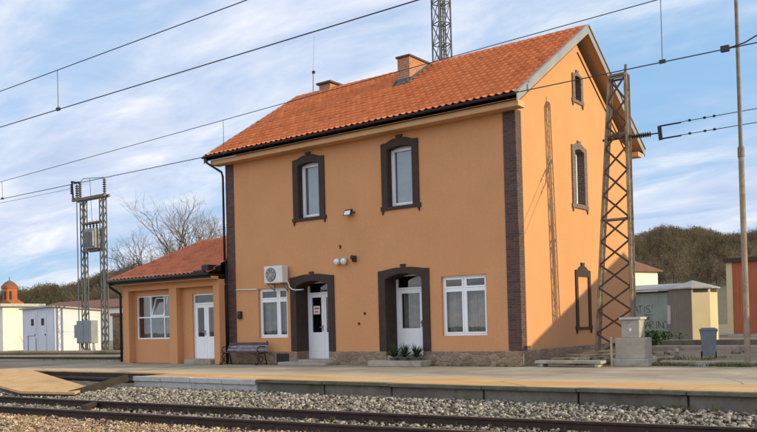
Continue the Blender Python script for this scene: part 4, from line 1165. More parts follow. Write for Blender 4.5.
g = G(); g.box(.42, 2.30, -.02, .38, .09, .17); 
for xx in (.55, 2.12): g.box(xx, xx + .1, .0, .36, 0, .09)
tag(obj('concrete_kerb', g, M['concrete'], bevel=.012), 'low concrete ledge running from the house corner to the concrete post', 'kerb')
g = G(); g.box(0, 3.3, -.12, .12, -.05, .12); o = tag(obj('concrete_kerb', g, M['concrete'], bevel=.015), 'low mossy concrete kerb right of the concrete post', 'kerb'); o.location = (3.42, 1.32, 0)
g = G(); g.box(-2.6, 3.3, -.15, .15, -.05, .16); o = tag(obj('concrete_kerb', g, M['concrete'], bevel=.015), 'long brown kerb crossing the yard behind the bin', 'kerb'); o.location = (2.3, 11.4, 0); o.rotation_euler = (0, 0, -.03)
g = G(); g.box(-9, 6, -.2, .2, -.05, .22); o = tag(obj('concrete_kerb', g, M['concrete_wall'], bevel=.015), 'long low concrete edging in front of the red shed', 'kerb'); o.location = (1.5, 17.5, 0); o.rotation_euler = (0, 0, -.02)
# loose planks and rubble by the mast foot
for k, (x0, y0, x1, y1, z, wd) in enumerate(((.35, 1.2, 2.2, 1.55, .20, .12), (.5, 2.0, 2.3, 1.3, .27, .10), (.25, 1.6, 1.5, 1.1, .16, .14), (.9, 2.6, 2.5, 2.2, .24, .12), (.5, 3.2, 1.9, 2.3, .33, .10), (1.3, 1.2, 2.6, 1.9, .36, .08), (.3, 2.4, 1.2, 1.0, .12, .07), (1.9, 1.8, 3.4, 2.5, .14, .10), (2.0, 3.0, 3.3, 2.2, .2, .06), (.8, .75, 2.2, .95, .08, .09))):
    g = G(); g.bar((-(x1 - x0) / 2, -(y1 - y0) / 2, -.03), ((x1 - x0) / 2, (y1 - y0) / 2, .03), wd, .035, tint=(.2 + .37 * k) % 1.0)
    o = tag(obj('plank', g, M['plank'], bevel=.004), 'weathered loose plank lying at the mast foot', 'plank', 'loose planks at the mast foot'); o.location = ((x0 + x1) / 2, (y0 + y1) / 2, z)
g0 = G()
vv, ff = ICO_V * np.array([.20, .15, .11]), ICO_F
rs = np.random.default_rng(5)
for k in range(46):
    V = ICO_V * rs.uniform(.7, 1.2, (len(ICO_V), 1)) * np.array([.16, .13, .10]) * rs.uniform(.5, 1.35)
    g = G(); g.v = [tuple(p) for p in V]; g.f = [tuple(q) for q in ICO_F]; g.t = [float(rs.uniform(.2, .9))] * len(ICO_F)
    if k < 30: x, y = rs.uniform(.2, 2.9), rs.uniform(.9, 3.4)
    else: x, y = rs.uniform(-.5, 3.6), rs.uniform(4.5, 12)
    o = obj('rubble_stone', g, M['stonegrey'])
    if k < 30: tag(o, 'loose rubble stone lying at the mast foot', 'stone', 'rubble at the mast foot')
    else: tag(o, 'loose rubble stone lying in the yard behind the concrete post', 'stone', 'rubble in the yard')
    o.location = (x, y, .04 + (.10 if k < 12 else 0))

# ------------------------------------------------------------------ crossing panel and timbers at the platform's left end
def slab_poly(name, P, th, m, label, cat):
    g = G(); Q = [(a, b, c - th) for a, b, c in P]; n = len(P)
    g.face(P); g.face(Q)
    for i in range(n): g.face([P[i], P[(i + 1) % n], Q[(i + 1) % n], Q[i]])
    return tag(obj(name, g, m, bevel=.012), label, cat)
slab_poly('crossing_ramp', [(-19.5, -5.0, .02), (-15.65, -5.15, .015), (-8.95, -7.55, -.20), (-8.25, -8.40, -.26), (-10.15, -8.75, -.26), (-12.6, -8.05, -.21), (-21.0, -6.4, .01)], .06, M['ramp'],
          'sandy orange concrete ramp panel sloping down to the track', 'ramp')
g = G()
RP = [(-15.65, -5.15, -.05), (-8.95, -7.55, -.265), (-8.25, -8.40, -.325), (-10.15, -8.75, -.325), (-12.6, -8.05, -.275), (-21.0, -6.4, -.055)]
for p_, q_ in zip(RP, RP[1:]): g.bar((p_[0], p_[1], p_[2] - .05), (q_[0], q_[1], q_[2] - .05), .1, .1)
obj('dark_edge', g, M['sleeper'], bpy.data.objects['crossing_ramp'])  # dark strips added along the ramp's edges to darken its sides
g = G(); g.bar((0, .85, .10), (0, -.95, -.22), .14, .18); o = tag(obj('timber', g, M['sleeper'], bevel=.012), 'dark timber sloping down the left end of the platform', 'timber'); o.location = (-8.60, -7.42, -.13)
g = G(); g.bar((-.32, .40, 0), (.32, -.40, 0), .12, .10); o = tag(obj('timber', g, M['sleeper'], bevel=.012), 'short dark timber lying between the two rails', 'timber'); o.location = (-5.75, -9.62, -.38)
g = G(); g.tube([(-3.2, 0, 0), (3.2, 0, 0)], .06, 8); o = tag(obj('pipe', g, M['railside']), 'dark pipe lying under the platform edge behind the ramp', 'pipe'); o.location = (-11.8, -5.25, -.2)

# ------------------------------------------------------------------ left background: kiosk, white building, transformer, cabinet, church, houses
KI = thing('kiosk', 'white sheet metal kiosk with two doors beside the transformer', 'kiosk', (-36.42, 8.66, 0))
fx = Vector((-6.34, 1.58, 0)); fl_ = fx.length; fx.normalize(); fy = Vector((-.245, .969, 0)).normalized() ; fy = Vector((-fx.y * -1, -fx.x, 0)) ; 
fy = Vector((fx.y, -fx.x, 0)); 
if fy.y < 0: fy = -fy
KM = lambda u, d, v: tuple(fx * u + fy * d + Vector((0, 0, v)))
g = G(); Lk, Dk = 6.5, 2.9
g.prism([(0, 0), (Dk, 0), (Dk, 2.62), (0, 2.86)], lambda u, d, v: KM(d, u, v), 0, Lk); obj('wall', g, M['whitepaint'], KI)
g = G(); g.prism([(-.2, 2.87), (Dk + .2, 2.615), (Dk + .2, 2.70), (-.2, 2.96)], lambda u, d, v: KM(d, u, v), -.2, Lk + .2); obj('roof', g, M['sheetgrey'], KI)
for u0 in (1.5, 3.6):
    g = G(); g.box(u0, u0 + 1.35, -.03, 0, .1, 2.45, KM); d_ = obj('door', g, M['whitepaint'], KI, bevel=.01)
    g = G(); g.box(u0 + .38, u0 + .95, -.036, -.031, 1.75, 2.2, KM); obj('pane', g, M['darkroom'], d_)
    g = G(); g.box(u0 + .1, u0 + .2, -.07, -.03, 1.1, 1.2, KM); obj('handle', g, M['darktrim'], d_)
for u0 in (.2, 3.3, 6.3):
    g = G(); g.box(u0 - .03, u0 + .03, -.02, 0, 0, 2.8, KM); obj('trim_strip', g, M['whitepaint'], KI)
for d0 in (.1, 1.7, 3.4):
    g = G(); g.box(-.02, .0, d0, d0 + .06, 0, 2.65, KM); obj('trim_strip', g, M['whitepaint'], KI)
g = G(); g.box(-.026, -.021, .16, Dk, 1.3, 1.36, KM); obj('trim_strip', g, M['whitepaint'], KI)
g = G(); g.tube([(0, 0, 0), (0, 0, 1.1), (-1.5, .36, 1.1), (-1.5, .36, 0)], .03, 7); o = tag(obj('pipe_rail', g, M['galv']), 'thin grey pipe barrier in front of the white kiosk', 'railing'); o.location = (-37.4, 8.0, 0)

WB = thing('white_building', 'whitewashed flat roofed building at the left edge behind the kiosk', 'building', (-49.0, 12.3, 0))
g = G(); g.box(-10, 0, 0, 3, 0, 3.3); obj('wall', g, M['whitewall'], WB)
g = G(); g.box(-10.3, .35, -.35, 3.3, 3.3, 3.52); obj('roof', g, M['concrete_pale'], WB, bevel=.02)

# transformer station on two lattice columns
TF = thing('transformer_pole', 'transformer station on two dark lattice columns left of the annex', 'transformer', (-33.3, 9.43, 0))
TF.scale = (.935, .935, .935)
def lattice_col(x0, x1, z1, m, name):
    g = G(); hw = .145
    for sx_ in (x0 - hw, x0 + hw):
        for sy_ in (-hw, hw): g.bar((sx_, sy_, 0), (sx_, sy_, z1), .06, .06)
    n = 22
    for k in range(n):
        a_, b_ = z1 * k / n, z1 * (k + 1) / n
        s_ = 1 if k % 2 else -1
        for sy_ in (-hw, hw): g.bar((x0 - s_ * hw, sy_, a_), (x0 + s_ * hw, sy_, b_), .04, .02, up=(0, 1, 0))
        for sx_ in (x0 - hw, x0 + hw): g.bar((sx_, -s_ * hw, a_), (sx_, s_ * hw, b_), .02, .04, up=(1, 0, 0))
    return obj(name, g, m, TF)
lattice_col(-1.05, -1.05, 10.0, M['towergrey'], 'column'); lattice_col(1.05, 1.05, 10.0, M['towergrey'], 'column')
g = G(); g.box(-2.0, 1.5, -.24, -.12, 9.95, 10.12); g.box(-2.0, 1.5, .12, .24, 9.95, 10.12); g.box(-1.9, -1.6, -.3, .3, 10.12, 10.2); obj('top_beam', g, M['steel'], TF)
g = G(); g.box(-.75, .75, -.25, -.15, 6.55, 6.68); g.box(-.75, .75, .15, .25, 6.55, 6.68); g.box(-.85, .85, -.2, .2, 8.35, 8.45); obj('shelf_beam', g, M['steel'], TF)
g = G(); g.box(-.52, .72, -.4, .4, 6.7, 8.0)
obj('transformer_tank', g, M['trafobox'], TF, bevel=.05)
g = G()
for k in range(7): g.box(-.45 + k * .17, -.40 + k * .17, -.52, -.40, 6.85, 7.8)
obj('cooling_fins', g, M['trafobox'], TF)
def insul(x, y, z, h, r=.09, parent=TF):
    g = G(); prof = [(.03, 0)]
    n = max(3, int(h / .13))
    for k in range(n): prof += [(.04, h * k / n), (r, h * (k + .3) / n), (r, h * (k + .5) / n), (.04, h * (k + .8) / n)]
    prof += [(.03, h), (.03, h + .08)]
    g.lathe(prof, (x, y, z), 10); return obj('insulator', g, M['insul'], parent)
for x in (-.35, .0, .35): insul(x, 0, 8.0, .45, .08)
insul(1.25, 0, 10.12, 1.0, .12); insul(-1.4, 0, 10.12, 1.05, .12); insul(-1.9, .1, 10.2, .9, .13); insul(-2.2, -.1, 10.5, .7, .11)
g = G(); g.tube([(-2.35, 0, 11.35), (-1.9, 0, 11.25), (-1.4, 0, 11.2)], .07, 7); g.tube([(-2.2, 0, 10.2), (-2.3, 0, 11.35)], .06, 7); g.tube([(-1.4, 0, 11.2), (-1.0, 0, 11.4), (1.25, 0, 11.2)], .02, 5); g.tube([(-.3, 0, 11.38), (-.15, 0, 8.5)], .015, 5); obj('switch_gear', g, M['black'], TF)
g = G(); g.tube([(-1.42, -.25, 0), (-1.42, -.25, 9.9)], .035, 7); g.tube([(-.5, -.25, 2.2), (-.5, -.25, 0.1)], .03, 6); g.tube([(-.25, -.3, .9), (-.2, -.3, .3), (.0, -.3, .0)], .03, 6); g.tube([(.25, -.3, .9), (.3, -.3, .3), (.45, -.3, .0)], .03, 6); obj('cable_pipe', g, M['galv'], TF)
g = G(); g.box(-1.4, 1.5, -.35, .35, -.2, .12); obj('footing', g, M['concrete'], TF)
CB = thing('control_cabinet', 'grey steel control cabinet fixed between the transformer columns', 'cabinet', (-33.25, 8.88, .58))
CB.scale = (.935, .935, .935)
g = G(); g.box(-.72, .85, -.35, .15, 0, 1.45); cb_ = obj('casing', g, M['cabgrey'], CB, bevel=.02)
g = G(); g.box(-.66, .05, -.375, -.35, .08, 1.37); obj('door', g, M['cabgrey'], CB, bevel=.01)
g = G(); g.box(.09, .79, -.375, -.35, .08, 1.37); obj('door', g, M['cabgrey'], CB, bevel=.01)
g = G(); g.box(-1.15, -.72, -.25, .1, .35, 1.2); obj('meter_box', g, M['cabgrey'], CB, bevel=.02)
g = G(); g.bar((-.6, -.1, -.6), (-.6, -.1, 0), .08, .08); g.bar((.7, -.1, -.6), (.7, -.1, 0), .08, .08); obj('stand', g, M['galv'], CB)
# service wire from off left to the transformer
g = G(); g.tube([(-2.3 - k * 1.6, -k * .25, 10.9 - .5 * (k / 10) * (1.7 - k / 20)) for k in range(30)], .012, 5); o = tag(obj('service_wire', g, M['cable']), 'sagging service wire running left from the transformer top', 'wire'); o.location = (-33.3, 9.43, -.7)

CH = thing('church', 'red brick church with an octagonal belfry rising behind the white building', 'church', (-104.6, 45, 0))
CH.scale = (.78, .78, .78)
g = G(); g.box(-3.8, .6, -1, 1.6, 0, 6.4); g.prism([(-3.8, 6.4), (.6, 6.4), (.2, 7.4), (-1.6, 8.1), (-3.4, 7.4)], lambda u, d, v: (u, d, v), -1, 1.6); obj('nave', g, M['churchbrick'], CH)
g = G(); g.lathe([(1.35, 6.5), (1.35, 10.2), (1.55, 10.25), (1.55, 10.5)], (-2.2, .2, 0), 8); obj('belfry', g, M['churchbrick'], CH)
g = G(); g.lathe([(1.62, 10.5), (.9, 11.3), (.08, 11.75), (.05, 12.4)], (-2.2, .2, 0), 8); obj('dome', g, M['tile_far'], CH)
for k in range(4):
    an = -PI / 2 + (k - 1.5) * PI / 4; g = G()
    g.bar((-2.2 + 1.28 * math.cos(an), .2 + 1.28 * math.sin(an), 8.0), (-2.2 + 1.28 * math.cos(an), .2 + 1.28 * math.sin(an), 9.6), .4, .06, up=(math.cos(an), math.sin(an), 0)); obj('belfry_window', g, M['darkroom'], CH)
g = G(); g.box(-1.6, -.7, -1.08, -1.0, 4.2, 6.9); obj('arched_window', g, M['cream'], CH)

def house(name, label, loc, rz, w_, d_, hw, hr, wm, rm, over=.4, ridge_x=True, hip=0.0, wins=()):
    t = thing(name, label, 'house', loc, rz)
    g = G(); g.box(-w_ / 2, w_ / 2, -d_ / 2, d_ / 2, 0, hw)
    if hip == 0:
        for sx_ in (-w_ / 2, w_ / 2): g.face([(sx_, -d_ / 2, hw), (sx_, d_ / 2, hw), (sx_, 0, hw + hr * d_ / (d_ + 2 * over))])
    obj('wall', g, wm, t)
    g = G(); X = w_ / 2 + over; Y = d_ / 2 + over; rx = X - hip
    A = [(-X, -Y, hw - .1), (X, -Y, hw - .1), (X, Y, hw - .1), (-X, Y, hw - .1)]; Rg = [(-rx, 0, hw + hr), (rx, 0, hw + hr)]
    for dz in (0, .12):
        up_ = lambda p: (p[0], p[1], p[2] + dz)
        g.face([up_(A[0]), up_(A[1]), up_(Rg[1]), up_(Rg[0])]); g.face([up_(A[2]), up_(A[3]), up_(Rg[0]), up_(Rg[1])])
        if hip: g.face([up_(A[1]), up_(A[2]), up_(Rg[1])]); g.face([up_(A[3]), up_(A[0]), up_(Rg[0])])
    for i in range(4):
        p, q = A[i], A[(i + 1) % 4]
        if hip or i in (0, 2): g.face([p, q, (q[0], q[1], q[2] + .12), (p[0], p[1], p[2] + .12)])
    if not hip:
        for s2, e in ((-1, 0), (1, 1)):
            for a_, b_ in ((A[0 if s2 < 0 else 1], Rg[e]), (A[3 if s2 < 0 else 2], Rg[e])):
                g.face([a_, b_, (b_[0], b_[1], b_[2] + .12), (a_[0], a_[1], a_[2] + .12)])
    obj('roof', g, rm, t)
    for (x0, x1, z0, z1) in wins:
        g = G(); g.box(x0, x1, -d_ / 2 - .05, -d_ / 2 - .001, z0, z1); f_ = obj('window', g, M['pvc'], t)
        g = G(); g.box(x0 + .08, x1 - .08, -d_ / 2 - .056, -d_ / 2 - .051, z0 + .08, z1 - .08); obj('pane', g, M['darkroom'], f_)
    return t
house('tiled_house', 'long low house with a brown tiled roof behind the white kiosk', (-88, 52, 0), .05, 30, 10, 4.5, 1.25, M['whitewall'], M['tile_far'])
# rubble wall beside the annex
W_ = thing('rubble_wall', 'low rubble stone wall between the transformer and the annex', 'wall', (-37.4, 14.7, 0))
g = G(); g.box(-1.2, 3.2, -.3, .3, 0, 2.3); obj('wall', g, M['plinth'], W_, bevel=.06)
g = G(); g.box(-1.3, 3.3, -.4, .4, 2.3, 2.5); obj('coping', g, M['tile_far'], W_)
g = G(); g.box(-9, 9, -.35, .35, 0, .20); o = tag(obj('earth_bank', g, M['yard'], bevel=.1), 'low bank of earth in front of the kiosk and transformer', 'earth bank'); o.location = (-34, 7.2, 0); o.rotation_euler = (0, 0, .08)
g = G(); g.bar((-14, 0, 0), (9, .6, 0), .12, .12); o = tag(obj('edging', g, M['sleeper']), 'dark timber edging lying across the yard left of the annex', 'edging'); o.location = (-30, 1.6, .03)

# ------------------------------------------------------------------ right background: sheds
RS = thing('red_shed', 'rust red sheet metal shed with a pale corner post behind the pole', 'shed', (-2.55, 32.2, 0))
RS.scale = (1.12, 1.12, 1.12)
g = G(); g.box(.30, 9.0, 0, 5, 0, 4.0)
for k in range(44): g.box(.4 + k * .195, .46 + k * .195, -.018, 0, .15, 3.85)
obj('wall', g, M['rustred'], RS)
g = G(); g.box(0, .30, -.03, 5, 0, 4.0); obj('corner_post', g, M['cream'], RS)
g = G(); g.box(-.12, 9.1, -.2, 5.1, 4.0, 4.22); obj('roof', g, M['darktrim'], RS)
g = G(); g.box(0, 9, -.05, .0, -.05, .14); obj('sill', g, M['concrete'], RS)

OC = thing('octagonal_kiosk', 'cream octagonal kiosk with a grey pyramid roof', 'kiosk', (-2.62, 25.4, 0), rz=math.radians(-54))
s8 = 1.14 / math.cos(PI / 8)
ring = [(s8 * math.cos(PI / 8 + k * PI / 4), s8 * math.sin(PI / 8 + k * PI / 4)) for k in range(8)]
g = G(); g.prism(ring, lambda u, d, v: (u, v, d), 0, 2.82); obj('wall', g, M['cream'], OC)
g = G()
for k in range(8):
    a_, b_ = ring[k], ring[(k + 1) % 8]; q = 1.13
    g.face([(a_[0] * q, a_[1] * q, 2.80), (b_[0] * q, b_[1] * q, 2.80), (0, 0, 3.22)]); g.face([(a_[0] * q, a_[1] * q, 2.74), (b_[0] * q, b_[1] * q, 2.74), (b_[0] * q, b_[1] * q, 2.80), (a_[0] * q, a_[1] * q, 2.80)])
    g.face([(a_[0] * q, a_[1] * q, 2.74), (b_[0] * q, b_[1] * q, 2.74), (0, 0, 2.74)])
obj('roof', g, M['sheetgrey'], OC)
g = G(); an = -PI / 4
for k, an in ((0, 0.0), (1, PI / 4)):
    c_ = Vector((1.15 * math.cos(an), 1.15 * math.sin(an), 2.62)); t_ = Vector((-math.sin(an), math.cos(an), 0))
    g.bar(c_ - t_ * .38, c_ + t_ * .38, .02, .16)
obj('vent_slot', g, M['darktrim'], OC)
g = G(); an = -PI / 2; c_ = Vector((1.16 * math.cos(an), 1.16 * math.sin(an), 0)); t_ = Vector((-math.sin(an), math.cos(an), 0))
g.bar(c_ - t_ * .2 + Vector((0, 0, .9)), c_ - t_ * .2 + Vector((0, 0, 1.9)), .05, .3, up=(math.cos(an), math.sin(an), 0)); obj('meter_box', g, M['paper'], OC)
g = G(); g.bar(c_ - t_ * .40 + Vector((0, 0, .05)) - Vector((math.cos(an), math.sin(an), 0)) * .015, c_ - t_ * .40 + Vector((0, 0, 2.72)) - Vector((math.cos(an), math.sin(an), 0)) * .015, .07, .03, up=(math.cos(an), math.sin(an), 0))
for an in (-PI / 4, -PI / 2):  # full-face grey brown sheets on two faces, darker than the cream wall
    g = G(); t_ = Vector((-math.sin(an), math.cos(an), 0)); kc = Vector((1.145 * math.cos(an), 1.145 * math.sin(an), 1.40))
    g.bar(kc - t_ * .455, kc + t_ * .455, .032, 2.66); o = obj('door' if an > -1 else 'panel', g, M['doorbrown'], OC); o['label'] = 'grey brown face of the kiosk'

GS = thing('green_shed', 'faded green walled shed covered in black graffiti', 'shed', (-6.4, 32.9, 0))
g = G(); g.box(-8, 0, 0, 5, 0, 2.95); obj('wall', g, M['greengrey'], GS)
g = G(); g.prism([(-.35, 2.96), (5.3, 3.5), (5.3, 3.6), (-.35, 3.08)], lambda u, d, v: (d, u, v), -8.3, .3); obj('roof', g, M['sheetgrey'], GS)
g = G(); g.box(-8.1, .1, -.12, .0, 2.86, 2.955); obj('eaves_board', g, M['darktrim'], GS)
LET = {'A': [[(0, 0), (.5, 1), (1, 0)], [(.2, .4), (.8, .4)]], 'T': [[(0, 1), (1, 1)], [(.5, 1), (.5, 0)]], 'I': [[(.5, 1), (.5, 0)]],
       'S': [[(.95, .9), (.5, 1), (.05, .8), (.2, .55), (.8, .45), (.95, .2), (.5, 0), (.05, .1)]], 'E': [[(1, 1), (0, 1), (0, 0), (1, 0)], [(0, .5), (.8, .5)]],
       'M': [[(0, 0), (.1, 1), (.5, .3), (.9, 1), (1, 0)]], 'R': [[(0, 0), (0, 1), (.8, .95), (.85, .6), (0, .5), (.9, 0)]], 'N': [[(0, 0), (0, 1), (1, 0), (1, 1)]],
       'G': [[(.95, .85), (.5, 1), (.05, .6), (.1, .2), (.5, 0), (.95, .15), (.95, .45), (.55, .45)]], "'": [[(.4, 1.1), (.3, .8)]]}
g = G()
def write(txt, x, z, h, adv):
    for c in txt:
        for st in LET.get(c, []):
            pts = [(x + u * h * .62 + random.uniform(-.03, .03), z + v * h + random.uniform(-.035, .035)) for u, v in st]
            for a_, b_ in zip(pts, pts[1:]): g.bar((a_[0], -.006, a_[1]), (b_[0], -.006, b_[1]), random.uniform(.028, .052), .006, up=(0, 1, 0))
        x += adv
for txt, x, z, h, adv in (("ATIS'", -2.15, 1.58, .46, .27), ("SE", -1.46, 1.12, .36, .26), ("MARING", -1.72, .58, .44, .29)):
    g = G(); write(txt, x, z, h, adv); obj('graffiti', g, M['graffiti'], GS)

house('white_house', 'white house with a hipped brown tiled roof below the wooded hill', (-23.9, 61.9, 0), -.35, 11, 9, 6.0, 2.4, M['whitewall'], M['tile_far'], hip=4.2)
# house beyond the right edge of the picture: its gable shades the foot of the station wall
house('orange_house', 'gabled house beyond the right edge that shades the station wall', (19.5, 11.5, 0), 0, 9, 14.1, 4.75, 2.9, M['whitewall'], M['tile_far'], over=.35, wins=((-3, -1.8, 1, 2.4), (1.5, 2.7, 1, 2.4)))

# shrubs
def shrub(loc, sx_, sy_, h, n, label, m='leafgreen'):
    t = thing('shrub', label, 'shrub', loc)
    k = rng.normal(0, 1, (n, 3)); k /= np.linalg.norm(k, axis=1)[:, None]; k *= rng.uniform(.45, 1.0, (n, 1)) ** .6
    P = k * np.array([sx_, sy_, h / 2]) + np.array([0, 0, h / 2]); P *= (1 + .25 * np.sin(P * 3.1 + 1)); P[:, 2] = np.abs(P[:, 2])
    leaves('foliage', P, rng.uniform(.03, .075, n), M[m], up=.8, parent=t)
    g = G()
    for q in range(7):
        an = random.uniform(0, 2 * PI); g.tube([(0, 0, 0), (math.cos(an) * sx_ * .5, math.sin(an) * sy_ * .5, h * .7)], [.025, .008], 5)
    obj('stem', g, M['bark'], t)
shrub((-3.9, 21.5, 0), 1.9, .7, .55, 1400, 'low green shrub in front of the graffiti wall')
shrub((-2.0, 15.5, 0), 1.0, .6, .55, 900, 'small green shrub in the yard behind the mast')

# ------------------------------------------------------------------ telecom tower
TT_ = thing('telecom_tower', 'tall grey lattice telecom tower rising behind the station roof', 'tower', (-27.2, 40.0, 0))
g = G(); Rt = .82; corners = [(Rt * math.cos(a_), Rt * math.sin(a_)) for a_ in (math.radians(20), math.radians(110), math.radians(200), math.radians(290))]
for cx, cy in corners: g.tube([(cx, cy, 0), (cx, cy, 36)], .075, 8)
obj('column', g, M['towergrey'], TT_)
g = G(); n = 20; dz = 1.8
for k in range(n):
    for i in range(4):
        a_, b_ = corners[i], corners[(i + 1) % 4]
        g.bar((a_[0], a_[1], k * dz), (b_[0], b_[1], k * dz), .07, .07)
        g.bar((a_[0], a_[1], k * dz), (b_[0], b_[1], (k + 1) * dz), .05, .05); g.bar((b_[0], b_[1], k * dz), (a_[0], a_[1], (k + 1) * dz), .05, .05)
obj('bracing', g, M['towergrey'], TT_)
g = G(); g.tube([(-.1, .1, 0), (-.1, .1, 36)], .06, 6); g.tube([(.3, .15, 0), (.3, .15, 36)], .05, 6)
for k in range(90): g.bar((-.1, .1, .4 * k), (.3, .15, .4 * k), .025, .025)
obj('ladder', g, M['towergrey'], TT_)
g = G(); g.box(-1.1, 1.1, -1.1, 1.1, -.2, .3); obj('footing', g, M['concrete'], TT_)

# ------------------------------------------------------------------ bare trees behind the annex
def bare_tree(loc, h, spread, seed, label, r0=.22, lean=0.0, depth=7):
    R_ = random.Random(seed); t = thing('bare_tree', label, 'tree', loc, group=None)
    tg, cg = G(), G()
    def grow(p, d, r, ln, lev):
        pts = [p]; rs_ = [r]; n = 3 if lev > 3 else 4
        q = p.copy(); dd = d.copy()
        for k in range(n):
            dd = (dd + Vector((R_.gauss(0, .16), R_.gauss(0, .16), R_.gauss(.03, .12)))).normalized()
            q = q + dd * (ln / n); pts.append(q.copy()); rs_.append(r * (1 - .25 * (k + 1) / n))
        (tg if lev < 1 else cg).tube(pts, rs_, 7 if lev < 2 else (5 if lev < 4 else 3), cap=lev < 2)
        if lev >= depth: return
        m_ = R_.choice((2, 3, 3)) if lev < depth - 2 else R_.choice((2, 3))
        if lev == 0: m_ = 5
        for k in range(m_):
            an = R_.uniform(0, 2 * PI) if lev else 2 * PI * k / m_ + R_.uniform(-.4, .4)
            tl = R_.uniform(.35, .85) * spread
            ax = dd.cross(Vector((0, 0, 1)) if abs(dd.z) < .9 else Vector((1, 0, 0))).normalized(); bx = dd.cross(ax)
            nd = (dd * math.cos(tl) + (ax * math.cos(an) + bx * math.sin(an)) * math.sin(tl)); nd.z += .12; nd.normalize()
            st = pts[-1] if k < 2 or lev == 0 else pts[-2]
            grow(st, nd, rs_[-1] * R_.uniform(.62, .85), ln * R_.uniform(.66, .9), lev + 1)
    grow(Vector((0, 0, 0)), Vector((lean, 0, 1)).normalized(), r0, h * .28, 0)
    obj('trunk', tg, M['bark'], t, smooth=True); obj('crown', cg, M['bark'], t)
bare_tree((-39.0, 20, 0), 10.2, 1.0, 3, 'bare spreading tree rising behind the middle of the annex roof', r0=.42)
bare_tree((-33.2, 21, 0), 9.6, .9, 12, 'bare tree beside the slim flue behind the annex roof', r0=.34)
bare_tree((-44.3, 21, 0), 8.3, 1.0, 21, 'low bare tree behind the left end of the annex roof', r0=.36)

# ------------------------------------------------------------------ hills with winter woods
prof_az = [-60, -30, 0, 8, 12.1, 14.3, 16, 17.9, 19.5, 24, 32, 45, 54, 55.8, 57.6, 58.8, 60, 61.2, 66, 80, 110]
prof_el = [1.0, 2.5, 4.4, 4.7, 4.75, 4.95, 5.2, 5.2, 5.1, 4.7, 3.6, 3.4, 3.6, 3.15, 2.6, 2.35, 2.05, 1.7, 1.5, 1.0, .6]
CX, CY = 10.0, -20.0
def ridge_d(az): return 430 - 1.2 * np.abs(np.asarray(az) - 15)
def hill_z(az, r):
    el = np.interp(az, prof_az, prof_el); D = ridge_d(az)
    top_ = np.tan(np.radians(el)) * D
    s = np.clip((r - 120) / (D - 120), 0, 1); s = s * s * (3 - 2 * s) * .55 + s * .45
    back = np.clip((r - D) / 500, 0, 1)
    u = 2.2 * np.sin(az * .9 + r * .013) * s + 1.5 * np.sin(az * 2.3 - r * .021) * s
    return top_ * s * (1 - .35 * back) + u * (1 - np.clip(s - .75, 0, .25) * 3) - 1.5 * (1 - np.clip(s * 8, 0, 1))
az = np.arange(-60, 110.1, 1.0); rr = np.concatenate([np.arange(110, 520, 12), [600, 750, 950]])
A_, R2 = np.meshgrid(az, rr)
X = CX - np.sin(np.radians(A_)) * R2; Y = CY + np.cos(np.radians(A_)) * R2; Z = hill_z(A_, R2)
idx = np.arange(A_.size).reshape(A_.shape); F = np.stack([idx[:-1, :-1], idx[:-1, 1:], idx[1:, 1:], idx[1:, :-1]], -1).reshape(-1, 4)
h = struct(raw('hills', np.stack([X, Y, Z], -1).reshape(-1, 3), F, np.full(len(F), .5), M['hill']))

wm = M['winter'].node_tree; wb = wm.nodes['Principled BSDF']
wl = wb.inputs['Base Color'].links[0].from_socket
df = wm.nodes.new('ShaderNodeBsdfDiffuse'); tl = wm.nodes.new('ShaderNodeBsdfTranslucent'); mx_ = wm.nodes.new('ShaderNodeMixShader'); mx_.inputs[0].default_value = 0.5
wm.links.new(wl, df.inputs['Color']); wm.links.new(wl, tl.inputs['Color']); wm.links.new(df.outputs[0], mx_.inputs[1]); wm.links.new(tl.outputs[0], mx_.inputs[2])
wm.links.new(mx_.outputs[0], [n for n in wm.nodes if n.type == 'OUTPUT_MATERIAL'][0].inputs['Surface'])

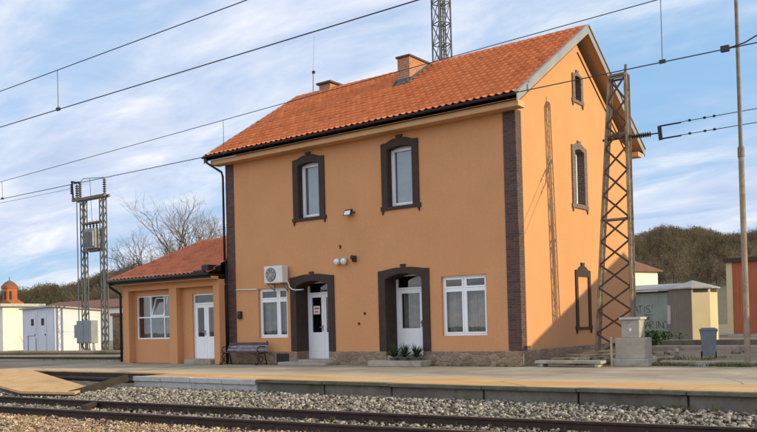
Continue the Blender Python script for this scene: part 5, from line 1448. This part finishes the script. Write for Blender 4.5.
def woods(n_each):
    V = []; T = []
    for (a0, a1, n) in n_each:
        aa = rng.uniform(a0, a1, n); r = np.sqrt(rng.uniform(200 ** 2, 470 ** 2, n)); 
        x = CX - np.sin(np.radians(aa)) * r; y = CY + np.cos(np.radians(aa)) * r; z = hill_z(aa, r) - .3
        hgt = rng.uniform(3.5, 7.0, n) * np.clip(1.15 - .0004 * r, .8, 1.1); base = rng.uniform(.2, .8, n)
        clump = (np.sin(aa * 1.7 + r * .02) + np.sin(r * .045 + aa * .3)) * .13
        K = 170
        th = rng.uniform(0, 2 * PI, (n, K)); ph = rng.uniform(.1, 1.0, (n, K)); el = rng.uniform(-.5, 1.3, (n, K))
        cr = (hgt * .33)[:, None] * np.sqrt(ph) * np.sin(np.clip(ph * 2.8, 0, PI)) ** .3
        bx = x[:, None] + cr * np.cos(th) * .75; by = y[:, None] + cr * np.sin(th) * .75; bz = z[:, None] + hgt[:, None] * (.2 + .68 * (1 - ph * .9) * rng.uniform(.5, 1.1, (n, K)))
        ln = hgt[:, None] * rng.uniform(.05, .14, (n, K)); wd = hgt[:, None] * rng.uniform(.010, .026, (n, K))
        P = np.stack([bx, by, bz], -1)
        d = np.stack([np.cos(th) * np.cos(el), np.sin(th) * np.cos(el), np.sin(el)], -1) * ln[..., None]
        sd_ = np.stack([-np.sin(th), np.cos(th), rng.normal(0, .3, th.shape)], -1) * wd[..., None]
        V.append(np.stack([P - sd_, P + sd_, P + d], 2).reshape(-1, 3)); T.append(np.repeat(np.clip(base + clump, 0, 1), K))
        # trunks
        tw = .12
        P = np.stack([x, y, z], -1); tp = P + np.stack([0 * x, 0 * x, hgt * .8], -1); sv = np.array([tw, tw * .5, 0])
        V.append(np.stack([P - sv, P + sv, tp], 1).reshape(-1, 3)); T.append(np.clip(base + .1, 0, 1))
    V = np.concatenate(V); T = np.concatenate(T)
    return raw('woods', V, np.arange(len(V)).reshape(-1, 3), T, M['winter'])
tag(woods([(6, 26, 3000), (50, 68, 2600)]), 'leafless brown winter woods covering the hillsides', 'woods', kind='stuff')
